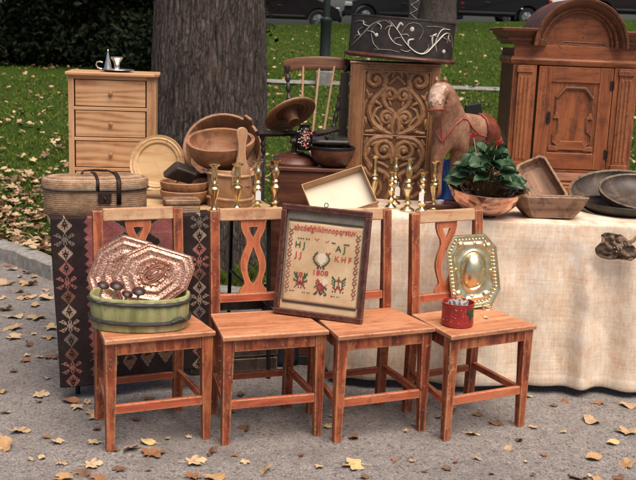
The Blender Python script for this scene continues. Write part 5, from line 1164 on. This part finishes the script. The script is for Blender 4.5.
# blue sheet behind the horse's leg
b = MB(); b.grid(lambda u, v: (.565+.22*u+.01*math.sin(v*6), 5.0+.035*math.sin(u*14)+.03*math.sin(v*5+u*3)+.1*u, T+.006+.215*v), 40, 20)
o = b.build('blue_sheet', M['blue'], fix=False, solid=.002, ang=180); tag(o, 'bright blue plastic sheet standing behind the wooden horse leg', 'sheet')
p = ATZ(439.5, 211, T); t = thing('white_cup', 'tiny white cup at the foot of the wooden horse', 'cup', (p.x, p.y+.03, T+.006))
b = MB(); b.lathe([(0, 0), (.012, 0), (.018, .018), (.023, .042), (.021, .042), (.016, .018), (0, .006)], 24); b.build('cup_body', M['white'], t)
# ------------------------------------------------------------------ copper bowl with cyclamen
P = ATZ(485, 219.5, T)+Vector((0, .062, 0)); P.z = T+.005; cb = P.copy()
t = thing('copper_bowl', 'shining copper bowl on a dark foot ring holding the potted cyclamen', 'bowl', cb); t.rotation_euler = (.15, .03, 0)
r = .180; b = MB(); b.lathe([(q, .018+(z-.018)*1.3) for q, z in [(0, .018), (.05, .018), (.085, .026), (.12, .042), (.150, .066), (.168, .094), (r, .112), (r+.003, .1155), (r+.002, .1185), (r-.003, .118), (r-.006, .112), (.162, .095), (.143, .069), (.11, .046), (.06, .032), (.0, .03)]], 72); b.build('bowl_body', M['copperbowl'], t, ang=35)
b = MB(); b.lathe([(.040, 0), (.056, 0), (.058, .006), (.050, .017), (.04, .019)], 40); b.build('foot_ring', M['dark'], t)
t = thing('potted_cyclamen', 'dark green cyclamen plant with two red flowers in the copper bowl', 'plant', cb+Vector((0, 0, .055)))
b = MB(); b.lathe([(0, .0), (.05, 0), (.07, .035), (.068, .038), (0, .035)], 30); b.build('soil', M['soil'], t)
b = MB(); sb = MB(); rr = random.Random(11)
for i in range(62):
    a = rr.uniform(0, 2*PI); e = rr.random()**.7; R0 = .02+.13*e; zz = .095+.155*(1-e**1.6)*rr.uniform(.6, 1.15)
    if math.sin(a) < -.3 and e > .6: R0 *= .8; zz += .02
    if math.cos(a) > .75 and e > .75 and i % 2: R0 *= 1.12; zz -= .03
    tip = Vector((R0*1.05*math.cos(a)+.008, R0*.8*math.sin(a)+.012, zz)); d = Vector((math.cos(a)+rr.gauss(0, .35), math.sin(a)*.8+rr.gauss(0, .35), rr.uniform(-.5, .5) if e > .45 else rr.uniform(.0, 1.1))).normalized()
    face = (Vector((0, -.55, .75))+Vector((math.cos(a)*.3, 0, 0))+Vector((rr.gauss(0, .3), rr.gauss(0, .3), 0))).normalized(); side_ = d.cross(face).normalized(); up = side_.cross(d).normalized(); s = rr.uniform(.052, .078)
    ph = rr.uniform(0, 6); nu_, nv_ = 9, 7; vs = []
    for iu in range(nu_):
        q = iu/(nu_-1); hwid = .50*math.sin(PI*(q*.94+.03)**.62)**.8*(1+.06*math.sin(q*14+ph))
        if q < .2: qq = q-.16*abs(1-q*5)
        for iv in range(nv_):
            w_ = (iv/(nv_-1)-.5)*2; lobe = -.16*abs(w_)**1.5*(1-q)**3*1.2
            vs.append(tip+d*(s*(q*1.05-.25+lobe))+side_*(s*hwid*w_)+up*(s*(.20*abs(w_)**1.3-.22*q*q+.04*math.sin(q*12+ph)*abs(w_)+.025*math.cos(w_*9))))
    fs = [(iu*nv_+iv, iu*nv_+iv+1, (iu+1)*nv_+iv+1, (iu+1)*nv_+iv) for iu in range(nu_-1) for iv in range(nv_-1)]
    b.add(vs, fs); sb.tube([Vector((R0*.15*math.cos(a), R0*.15*math.sin(a), .03)), Vector((R0*.5*math.cos(a), R0*.5*math.sin(a), zz*.75+.02)), tip], .002, 5)
b.build('foliage', M['plant'], t, fix=False, ang=180); sb.build('stalks', M['stalk'], t)
for (u, v, s) in ((473.5, 135.5, 1.0), (497.5, 143, 1.15)):
    p = AT(u, v, cb.y-.03)-(cb+Vector((0, 0, .055))); fl = MB()
    for k in range(6):
        a = k*2*PI/6+.3; dx, dy = math.cos(a), math.sin(a)
        fl.grid(lambda q, w_: tuple(p+Vector((dx, dy, 0))*((.004+.020*q)*s)+Vector((-dy, dx, 0))*((w_-.5)*.022*s*math.sin(PI*(.12+.8*q)))+Vector((0, 0, (-.004+.016*q+.006*math.sin(3*q+k))*s))), 6, 5)
    fl.build('flower', M['flower'], t, fix=False, ang=180); st = MB(); st.tube([Vector((0, 0, .05)), p*.6+Vector((0, 0, .0)), p], .002, 6); st.build('flower_stalk', M['stem'], t)
# ------------------------------------------------------------------ troughs and dark bowls
def trough(name, label, mat4, L, W, h, th, mat, taper=.75, taperx=.8):
    t = thing(name, label, 'trough', mat=mat4); b = MB()
    def ring(sx, sy, z, ch=.28):
        x, y = L/2*sx, W/2*sy; c = ch*min(x, y); return [(-x+c, -y, z), (x-c, -y, z), (x, -y+c, z), (x, y-c, z), (x-c, y, z), (-x+c, y, z), (-x, y-c, z), (-x, -y+c, z)]
    R = [ring(taperx, taper, 0), ring((1+taperx)/2+.03, (1+taper)/2+.05, h*.45), ring(1, 1, h), ring(1-2*th/L, 1-2*th/W, h), ring((1+taperx)/2-.06, (1+taper)/2-.12, h*.5), ring(taperx-.1, taper-.18, th)]
    vs = [v for r_ in R for v in r_]; fs = [tuple(range(7, -1, -1)), tuple(8*5+i for i in range(8))]+[(8*i+j, 8*i+(j+1) % 8, 8*i+8+(j+1) % 8, 8*i+8+j) for i in range(5) for j in range(8)]
    b.add(vs, fs); b.build('trough_body', mat, t, bevel=.004); return t
# rear trough leaning up against the cupboard
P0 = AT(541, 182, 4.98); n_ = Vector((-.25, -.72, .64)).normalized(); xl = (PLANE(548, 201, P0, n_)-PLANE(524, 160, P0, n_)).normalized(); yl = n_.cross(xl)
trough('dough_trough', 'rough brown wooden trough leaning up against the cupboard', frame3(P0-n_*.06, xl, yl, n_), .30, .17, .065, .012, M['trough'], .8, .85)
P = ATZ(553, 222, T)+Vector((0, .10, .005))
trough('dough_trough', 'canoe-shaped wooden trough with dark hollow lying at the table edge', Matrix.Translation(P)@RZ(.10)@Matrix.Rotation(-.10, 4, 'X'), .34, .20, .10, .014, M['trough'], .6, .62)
c = AT(632, 199, 4.98); bowl('dark_bowl', 'large dark grey wooden bowl tipped against the cupboard', c-Vector((-.03, -.30, .95)).normalized()*.085, .315, .10, M['greywood'], .014, Vector((-.03, -.30, .95)), .5, .008)
c = AT(642, 196, 4.93); bowl('dark_bowl', 'smaller dark wooden bowl lying inside the large grey bowl', c-Vector((-.02, -.28, .96)).normalized()*.05, .215, .075, M['greywood'], .012, Vector((-.02, -.28, .96)), .5, .008)
P = ATZ(634, 219.5, T)+Vector((0, .185, .006)); bowl('dark_bowl', 'flat dark wooden dish at the table edge above the pouch', P, .215, .045, M['dark'], .012, None, .7)
# ------------------------------------------------------------------ cupboard
YB = 5.36; cx = AT(571.5, 120, YB).x; k = YB/1000
def zv(v): return AT(571.5, v, YB).z
t = thing('cupboard', 'reddish pine cupboard with arched pediment and one carved door', 'cupboard', (cx, YB, T+.004)); Z0 = T+.004
def zz(v): return zv(v)-Z0
hw = 62*k; dp = .36
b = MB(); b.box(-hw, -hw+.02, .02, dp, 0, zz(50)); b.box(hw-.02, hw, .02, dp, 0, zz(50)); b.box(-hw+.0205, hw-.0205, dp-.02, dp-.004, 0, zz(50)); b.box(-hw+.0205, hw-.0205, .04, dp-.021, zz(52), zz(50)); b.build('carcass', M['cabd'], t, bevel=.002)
def hmould(b, x0, x1, prof, mitre=True):     # prof list of (forward, z); runs along x with returns at the sides
    n = len(prof); vs = []
    for f_, z in prof: vs += [(x0-f_, dp, z), (x0-f_, -f_, z), (x1+f_, -f_, z), (x1+f_, dp, z)]
    fs = [(4*i+j, 4*i+j+1, 4*i+4+j+1, 4*i+4+j) for i in range(n-1) for j in range(3)]
    fs += [(4*i+3, 4*i, 4*i+4, 4*i+7) for i in range(n-1)]+[(0, 1, 2, 3), tuple(4*(n-1)+j for j in (3, 2, 1, 0))]
    b.add(vs, fs)
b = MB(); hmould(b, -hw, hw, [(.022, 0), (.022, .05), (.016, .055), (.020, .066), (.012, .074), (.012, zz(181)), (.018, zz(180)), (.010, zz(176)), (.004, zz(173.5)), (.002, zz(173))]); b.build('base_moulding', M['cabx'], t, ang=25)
b = MB(); b.box(-hw+.001, hw-.001, .0, .019, zz(172.9), zz(170)); b.build('bottom_rail', M['cabx'], t, bevel=.002)
b = MB(); hmould(b, -hw, hw, [(.002, zz(66)), (.006, zz(65.5)), (.014, zz(63)), (.016, zz(61)), (.010, zz(59.5)), (.010, zz(58))]); b.build('frieze_moulding', M['cabx'], t, ang=25)
b = MB(); b.box(-hw+.002, hw-.002, .002, .02, zz(57.9), zz(46)); b.build('frieze', M['cabx'], t, bevel=.002)
# tympanum
R1 = 31.5*k; R2 = 46*k; za = zz(46); ac = zz(46.5)
b = MB(); pl = [(R1*1.02*math.cos(a), ac+R1*1.02*math.sin(a)) for a in [PI*i/40 for i in range(41)]]; b.prism([(x, z) for x, z in pl], .004, .022); b.build('tympanum', M['cabx'], t)
PR = [(0, .008), (.06, .014), (.16, .016), (.22, .030), (.32, .038), (.42, .034), (.50, .046), (.66, .060), (.78, .064), (.82, .078), (.95, .082), (1.0, .074)]
def archp(u, v):
    a = PI*(1-u); i = v*(len(PR)-1); j = min(len(PR)-2, int(i)); f_ = i-j; q = PR[j][0]*(1-f_)+PR[j+1][0]*f_; y = PR[j][1]*(1-f_)+PR[j+1][1]*f_
    r_ = R1+(R2-R1)*q; return (r_*math.cos(a), -y, ac+r_*math.sin(a))
b = MB(); b.grid(archp, 60, len(PR)); 
b.grid(lambda u, v: (R2*math.cos(PI*(1-u)), -.074+v*(.074+dp), ac+R2*math.sin(PI*(1-u))), 60, 3)
b.build('arched_cornice', M['cabd'], t, ang=20, fix=False)
xe = math.sqrt(R2**2-0)-.004
for s in (-1, 1):
    b = MB(); n = len(PR); vs = []; xi = R1+.001; xo = hw
    hz = [ac+(zz(29.5)-ac)*q for q, y in PR]
    for (q, y), z in zip(PR, hz):
        xin = max(math.sqrt(max(0, (R1+(R2-R1)*q)**2-(z-ac)**2)), 0)-.003
        vs += [(s*xin, -y, z), (s*(xo+y), -y, z), (s*(xo+y), dp, z), (s*xin, dp, z)]
    fs = [(4*i+j, 4*i+j+1, 4*i+4+j+1, 4*i+4+j) for i in range(n-1) for j in range(3)]+[tuple(4*(n-1)+j for j in (3, 2, 1, 0)), (0, 1, 2, 3)]
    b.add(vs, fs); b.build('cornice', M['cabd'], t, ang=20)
    # pilaster
    xa, xb = s*39.5*k, s*60.5*k; x0, x1 = sorted((xa, xb))
    b = MB(); b.box(x0-.006, x1+.006, -.001, .019, zz(169.9), zz(66.2)); p_ = b.build('corner_stile', M['cab'], t, bevel=.002)
    b = MB(); xm = (x0+x1)/2; w2 = .036
    b.box(xm-w2, xm+w2, -.013, -.0015, zz(163), zz(74)); 
    for dx in (-.020, 0, .020): b.tube([(xm+dx, -.0135, zz(160)), (xm+dx, -.0135, zz(78))], .0055, 6)
    b.box(xm-w2-.008, xm+w2+.008, -.020, -.0015, zz(73.8), zz(69)); b.box(xm-w2-.004, xm+w2+.004, -.016, -.0015, zz(69), zz(67)); b.box(xm-w2-.008, xm+w2+.008, -.020, -.0015, zz(169), zz(163.2)); b.build('pilaster', M['cab'], t, bevel=.002)
b = MB(); b.box(-41*k, 41*k, .020, .035, zz(171), zz(66.2)); b.build('door_jamb', M['gap'], t)
dx0, dx1 = -36*k, 37.5*k; z0, z1 = zz(169.2), zz(67)
dr = MB(); sw = 13*k; dr.box(dx0, dx0+sw, -.004, .018, z0, z1); dr.box(dx1-sw, dx1, -.004, .018, z0, z1); door = dr.build('door', M['cab'], t, bevel=.003)
for za_, zb_ in ((z1-15*k, z1), (z0, z0+16*k)): b = MB(); b.box(dx0+sw+.0006, dx1-sw-.0006, -.003, .017, za_, zb_); b.build('door_rail', M['cabx'], door, bevel=.003)
b = MB(); b.box(dx0+sw, dx1-sw, .006, .016, z0+16*k, z1-15*k); b.build('door_panel', M['cab'], door)
def mp(u, v): return (( u-571.5)*k, zz(v))
def mould(path, r, nm, closed=False, y=.002):
    b = MB(); b.tube([(mp(u, v)[0], y, mp(u, v)[1]) for u, v in path], r, 8, closed=closed); b.tube([(mp(u, v)[0]*.92+.0, y+.002, mp(u, v)[1]*.965+.0125) for u, v in path], r*.55, 6, closed=closed); return b.build(nm, M['cabd'], door)
mould([(555, 98), (563.5, 88), (582.5, 88), (591, 98)], .0095, 'panel_moulding')
mould([(555, 98), (555, 113), (558.5, 117), (558.5, 131), (554, 135), (554, 142), (559, 146)], .005, 'panel_moulding'); mould([(591, 98), (591, 113), (587, 117), (587, 131), (592, 135), (592, 142), (587, 146)], .005, 'panel_moulding')
b = MB(); b.hexa([(mp(557, 149)[0], -.004, mp(557, 150)[1]), (mp(589, 149)[0], -.004, mp(557, 150)[1]), (mp(589, 149)[0], .006, mp(557, 150)[1]), (mp(557, 149)[0], .006, mp(557, 150)[1]), (mp(562, 149)[0], -.006, mp(557, 141)[1]), (mp(584, 149)[0], -.006, mp(557, 141)[1]), (mp(584, 149)[0], .006, mp(557, 141)[1]), (mp(562, 149)[0], .006, mp(557, 141)[1])])
b.build('panel_block', M['cabx'], door, bevel=.002)
for u in (555.5, 589.5): b = MB(); b.box(mp(u-5, 0)[0], mp(u+5, 0)[0], -.003, .006, mp(0, 151)[1], mp(0, 146.5)[1]); b.build('panel_block', M['cabx'], door, bevel=.002)
for u in (556, 589.5): b = MB(); b.hexa([(mp(u-3, 0)[0], -.004, mp(0, 119)[1]), (mp(u+3, 0)[0], -.004, mp(0, 119)[1]), (mp(u+3, 0)[0], .006, mp(0, 119)[1]), (mp(u-3, 0)[0], .006, mp(0, 119)[1]), (mp(u-1, 0)[0], -.006, mp(0, 113)[1]), (mp(u+1, 0)[0], -.006, mp(0, 113)[1]), (mp(u+1, 0)[0], .006, mp(0, 113)[1]), (mp(u-1, 0)[0], .006, mp(0, 113)[1])]); b.build('panel_block', M['cabx'], door, bevel=.002)
b = MB(); x_, z_ = mp(548, 118.5); b.prism([(x_+.022*math.sin(a)*(.8+.2*math.cos(2*a))*.9, z_+.036*math.cos(a)) for a in [2*PI*i/8 for i in range(8)]], -.008, -.0045); b.tube([(x_, -.008, z_), (x_, -.020, z_)], .005, 8); b.build('keyhole_plate', M['iron'], door, bevel=.001)
for v in (84, 153):
    b = MB(); x_, z_ = mp(607.5, v); b.box(x_-.006, x_+.010, -.009, -.0045, z_-.024, z_+.024); b.tube([(x_+.010, -.008, z_-.022), (x_+.010, -.008, z_+.022)], .006, 8); b.build('hinge', M['iron'], door, bevel=.001)
b = MB(); a0 = (mp(553.5, 45.5), mp(557, 41.5), mp(596.5, 42.5), mp(600.5, 46.5), mp(596, 50))
b.tube([(x, .003, z) for x, z in (mp(556, 49), mp(552.5, 45.5), mp(557.5, 41.8), mp(596, 42.5), mp(601.5, 46.5), mp(598, 50))], .0032, 6)
b.tube([(x, .003, z) for x, z in (mp(562, 44), mp(575, 45.5), mp(588, 47.5))], .0016, 6); b.ball((mp(576.5, 36.5)[0], .004, mp(576.5, 36.5)[1]), .005, 6); b.build('cartouche_carving', M['cabd'], t)
# ------------------------------------------------------------------ brass sconce, red tin
inv3 = cm[3].inverted()
bp = ATZ(476, 309, .4575); n_ = Vector((.22, -.965, .15)).normalized()
RS = [(0, .036), (.10, .036), (.20, .033), (.30, .025), (.37, .014), (.405, .004), (.42, .002), (.46, .006), (.49, .001), (.6, .002), (.70, .003), (.74, .008), (.77, .003), (.90, .003), (.95, .009), (1, .006)]
px = [(453, 236), (484, 234), (495.5, 247), (499.5, 289), (491.5, 304.5), (463, 309), (451.5, 298), (446, 251)]
poly = [PLANE(u, v, bp, n_) for u, v in px]; c = PLANE(473, 270, bp, n_); x = Vector((1, 0, 0)); x = (x-n_*x.dot(n_)).normalized(); fr = frame3(c, x, n_.cross(x), n_); iv = fr.inverted(); q = [iv @ p for p in poly]
t = thing('brass_sconce', 'eight-sided pale brass wall sconce plate with beaded rim leaning on the right chair', 'sconce', mat=fr); out = []
for i in range(8):
    for j in range(9): out.append(q[i].lerp(q[(i+1) % 8], j/9))
m = len(out); b = MB(); vs = []
hx = max(abs(p.x) for p in out); hy = max(abs(p.y) for p in out)
for s, z in RS:
    for p in out:
        a = math.atan2(p.y/hy, p.x/hx); e = Vector((1.0*hx*math.cos(a), 1.08*hy*math.sin(a), 0)); w_ = sm((s-.45)/.25); pp_ = e.lerp(Vector((p.x, p.y, 0)), w_); vs.append((pp_.x*s, pp_.y*s, z))
b.add(vs, [(i*m+j, i*m+(j+1) % m, (i+1)*m+(j+1) % m, (i+1)*m+j) for i in range(len(RS)-1) for j in range(m)]); b.build('plate', M['sconce'], t, ang=60)
b = MB(); rr_ = []
for i in range(8):
    a, d = q[i]*.865, q[(i+1) % 8]*.865; L = (d-a).length; n2 = max(2, round(L/.0165))
    for j in range(n2): p = a.lerp(d, j/n2); b.ball((p.x, p.y, .003), .0062, 6)
b.build('beaded_border', M['sconce'], t)
for sx, sy, r_ in ((-.5, .62, .0185), (.5, .62, .0185), (.5, -.62, .0185), (-.5, -.62, .0185), (0, .68, .010), (0, -.68, .010), (.64, 0, .009), (-.64, 0, .009)):
    b = MB(); b.ball((sx*hx, sy*hy, .002), r_, 10, 0, None, (1, 1, .7)); b.build('boss', M['sconce'], t)
b = MB(); b.tube([Vector((p.x, p.y, .006)) for p in out], .0028, 6, closed=True); b.build('rolled_rim', M['sconce'], t)
b = MB(); p = iv @ PLANE(487, 308, bp-Vector((0, .008, 0)), n_); b.tube([(p.x+.020*math.cos(2*PI*i/28), p.y+.0105+.020*math.sin(2*PI*i/28), .010) for i in range(28)], .0028, 8, closed=True); b.build('hanging_ring', M['sconce'], t)
P = ATZ(459, 329, .456)+Vector((0, .066, 0)); t = thing('red_tin', 'small red painted tin with a green leaf motif on the right chair seat', 'tin', P, .1)
r = .0655; b = MB(); b.lathe([(0, .002), (r-.003, .001), (r, .004), (r, .094), (r+.0012, .097), (r-.002, .098), (r-.003, .094), (r-.003, .006), (0, .006)], 48); b.build('tin_body', M['redtin'], t, ang=35)
b = MB()
def ontin(a, z, rr2, n=10, e=.0006): return None
for a, z, ra, rz_, rot in ((-.98, .058, .016, .009, .6), (-.78, .066, .015, .010, 2.2), (-.88, .044, .014, .009, 1.4), (-.68, .05, .012, .008, .3), (-1.12, .07, .010, .007, 1.9)):
    b.ball((0, 0, 0), 1, 8, 0, Matrix.Translation(((r+.0002)*math.cos(a), (r+.0002)*math.sin(a), z))@RZ(a+PI/2)@Matrix.Rotation(rot, 4, 'Y')@Matrix.Diagonal((ra, .0015, rz_, 1)))
b.build('leaf_motif', M['tingreen'], t)
b = MB()
for i in range(26):
    a = -1.9+random.gauss(0, .55); z = random.uniform(.02, .085); b.ball((r*math.cos(a), r*math.sin(a), z), random.uniform(.0012, .0026), 5, 0, None, (1, 1, 1))
b.build('dot_motif', M['stpink'], t)
b = MB(); b.lathe([(r+.0006, .012), (r+.0014, .015), (r+.0006, .018)], 48); b.lathe([(r+.0006, .084), (r+.0014, .087), (r+.0006, .090)], 48); b.build('rim_band', M['redtin'], t)
t2 = thing('crumpled_paper', 'crumpled pale grey paper stuffed into the red tin', 'paper', P+Vector((0, 0, .045)))
def fo(u, v):
    a = 2*PI*u; d = Vector((math.cos(a)*math.sin(PI*v), math.sin(a)*math.sin(PI*v), math.cos(PI*v))); k = 1+.35*noise.noise(d*3)+.22*noise.noise(d*8); return (d.x*.052*k, d.y*.052*k, .010+d.z*.05*k)
b = MB(); b.grid(fo, 60, 30, closed_u=True); b.build('paper_ball', M['foil'], t2, ang=18)
# ------------------------------------------------------------------ framed sampler
BL, BR = ATZ(272.5, 312.5, .458), ATZ(361, 323.5, .458); d_ = (BR-BL).normalized(); lean = Vector((0, 1, 0)); nh = Vector((d_.y, -d_.x, 0)).normalized()
n_ = (nh*.992+Vector((0, 0, .13))).normalized(); TL, TR = PLANE(284, 202.5, BL, n_), PLANE(373.5, 213, BL, n_)
BR2 = PLANE(361, 323.5, BL, n_); x = ((BR2-BL)+(TR-TL)).normalized(); y = n_.cross(x).normalized(); c = (BL+BR2+TL+TR)/4; fr = frame3(c, x, y, n_)
SW = ((BR2-BL).length+(TR-TL).length)/4; SH_ = ((TL-BL).length+(TR-BR2).length)/4
print('sampler', SW*2, SH_*2, [round(v, 3) for v in (fr.inverted() @ BL)], [round(v, 3) for v in (fr.inverted() @ TL)])
t = thing('framed_sampler', 'cross-stitch alphabet sampler in a dark red wooden frame propped on the two middle chairs', 'framed sampler', mat=fr)
fwid = .024
for x0, x1, y0, y1 in ((-SW, SW, SH_-fwid, SH_), (-SW, SW, -SH_, -SH_+fwid), (-SW, -SW+fwid, -SH_+fwid+.0003, SH_-fwid-.0003), (SW-fwid, SW, -SH_+fwid+.0003, SH_-fwid-.0003)):
    b = MB(); b.box(x0, x1, y0, y1, -.012, .012); b.build('frame_bar', M['frame'], t, bevel=.004)
iw, ih = SW-fwid, SH_-fwid
b = MB(); b.box(-iw-.004, iw+.004, -ih-.004, ih+.004, -.010, -.004); b.build('backing', M['linenback'], t)
ct, cb_ = ih-.044, -ih+.030
b = MB(); b.grid(lambda u, v: (-iw+.008+(2*iw-.016)*u, cb_+(ct-cb_)*v, -.0015+.0008*math.sin(u*9+v*4)), 24, 24); lin = b.build('linen', M['linen'], t, fix=False, solid=.001)
b = MB(); b.box(-iw-.003, iw+.003, -ih-.003, -ih+.0315, -.0038, -.0022); b.build('lower_strip', M['linen'], t)
for ya, yb_ in ((ct-.001, ct+.009), (cb_-.005, cb_+.005)):
    b = MB(); b.box(-iw+.008, iw-.008, (ya+yb_)/2-.001, (ya+yb_)/2+.001, -.0005, .0008)
    for i in range(74): xx = -iw+.012+(2*iw-.024)*i/73; b.box(xx-.0012, xx+.0012, ya, yb_, -.001, .0006)
    b.build('fringe', M['stdark'], t)
def stitched(s, xw, yw, size, mat, sxx=1.0, nm='lettering'):
    cu = bpy.data.curves.new('txt', 'FONT'); cu.body = s; cu.size = size; cu.align_x = 'CENTER'; cu.extrude = .0006; cu.offset = size*.008; cu.resolution_u = 2
    o = bpy.data.objects.new('txt', cu); COL.objects.link(o); dg = bpy.context.evaluated_depsgraph_get(); dg.update(); me = bpy.data.meshes.new_from_object(o.evaluated_get(dg)); bpy.data.objects.remove(o)
    me.materials.clear(); me.materials.append(mat); o = bpy.data.objects.new(nm, me); COL.objects.link(o); o.parent = t; o.location = (xw, yw, .0006); o.scale = (sxx, 1, 1); return o
Lh = (ct-cb_); 
def yv(f_): return ct-Lh*f_
stitched('abcdefghiklmnopqrstuv', 0, yv(.105), .034, M['stred'], .84)
stitched('H J', -iw*.60, yv(.32), .036, M['stgreen'], 1.0); stitched('A J', iw*.44, yv(.32), .036, M['stgreen'], 1.0)
stitched('J J', -iw*.62, yv(.44), .034, M['stred'], 1.1); stitched('K H F', iw*.52, yv(.44), .032, M['stred'], .95)
stitched('1808', -.004, yv(.63), .030, M['stred'], 1.2)
MC = {'r': 0, 'g': 1, 'd': 2, 'm': 3, 'p': 4, 'c': 5, 'b': 6}; MTS = [M['stred'], M['stgreen'], M['stdark'], M['stmaroon'], M['stpink'], M['stcream'], M['stbrown']]
def motif(rows, xw, yw, cell, b0):
    b = MB() if b0 is sb else b0
    n = len(rows); w_ = max(len(r_) for r_ in rows)
    for i, r_ in enumerate(rows):
        for j, ch in enumerate(r_):
            if ch in MC: xx = xw+(j-w_/2)*cell; y2 = yw+(n/2-i)*cell; b.box(xx+cell*.04, xx+cell*.96, y2-cell*.96, y2-cell*.04, -.0005, .0007+.0002*random.random(), MC[ch])
    if b is not b0: b.build('stitched_motif', MTS, t, fix=False, smooth=False)
sb = MB(); ce = .0030
tulip = ['...g...p...g...', '..gg..ccc..gg..', '.gg..ccccc..gg.', '.g..ccccccc..g.', 'gg..ccccccc..gg', 'g...ccccccc...g', 'gg..ccccccc..gg', '.g..ccccccc..g.', '.gg..ccccc..gg.', '..gg..ccc..gg..', '...dg..c..gd...', '....ddgcgdd....', '.....d.d.d.....', '....dd.d.dd....']
motif(tulip, -.004, yv(.45), .0050, sb)
pot = ['g.g.rrr.g.g', 'ggg.r.r.ggg', '.gg.rrr.gg.', '.ggg.r.ggg.', '..gg.r.gg..', 'g..gpppg..g', 'gggmpmpmggg', '..mmmmmmm..', '...mmdmm...', '..mmm.mmm..', '..m.....m..', '.d..d.d..d.']
motif(pot, -iw*.52, yv(.72), .0055, sb)
cross = ['g....b....g', 'gg...b...gg', '.gg.bbb.gg.', 'g.gbbbbbg.g', '.gg..b..gg.', 'g.g..b..g.g', '.gg..b..gg.', '..g.bbb.g..', '.mm.mmm.mm.', '..mmm.mmm..', '...m...m...', '.d.d...d.d.']
motif(cross, iw*.46, yv(.72), .0055, sb)
rose = ['..r....cc.', '.rrr..cccc', '..rg..cccc', '.g.mmmcccp', '..mmmmmcp.', '.gmrrmmmg.', 'g.mrrrmmgg', '..mmrmmm.g', '...mmmmg..', '..g.d..gg.', '.gg.ddd..g', 'dd...d..dd']
motif(rose, .002, yv(.775), .0056, sb)
motif(['dd.dd.dd..dd.dd'], -iw*.52, yv(.205), .0035, sb); motif(['dd..d', 'ddddd'], iw*.25, yv(.22), .0030, sb); motif(['ddddddd'], iw*.58, yv(.225), .0035, sb)
motif(['r...r', '.r.r.', '..r..'], -iw*.18, yv(.20), .004, sb); motif(['...r', 'r.r.', '.r..'], iw*.08, yv(.215), .004, sb); motif(['..rr', '.rr.', 'rr..'], iw*.16, yv(.36), .004, sb)
motif(['gg.gg'], -iw*.72, yv(.86), .004, sb); motif(['d.d..d.d'], -iw*.35, yv(.865), .004, sb); motif(['dd.d..g.g'], iw*.4, yv(.87), .004, sb)
bord = ['m...m', '.m.m.', '..m..', '.m.m.', 'm...m', 'm...m', '.mmm.', '.m...', '..m..', '...m.', '..m..', '.m...']
for s in (-1, 1):
    bb = MB()
    for i in range(6): motif(bord, s*(iw-.024), yv(.16+.133*i), .0038, bb)
    bb.build('stitched_border', MTS, t, fix=False, smooth=False)
b = MB(); b.tube([(-.004+.008*math.cos(2*PI*i/24), SH_+.009+.009*math.sin(2*PI*i/24), .0) for i in range(24)], .0016, 6, closed=True); b.build('hanging_ring', M['iron'], t)
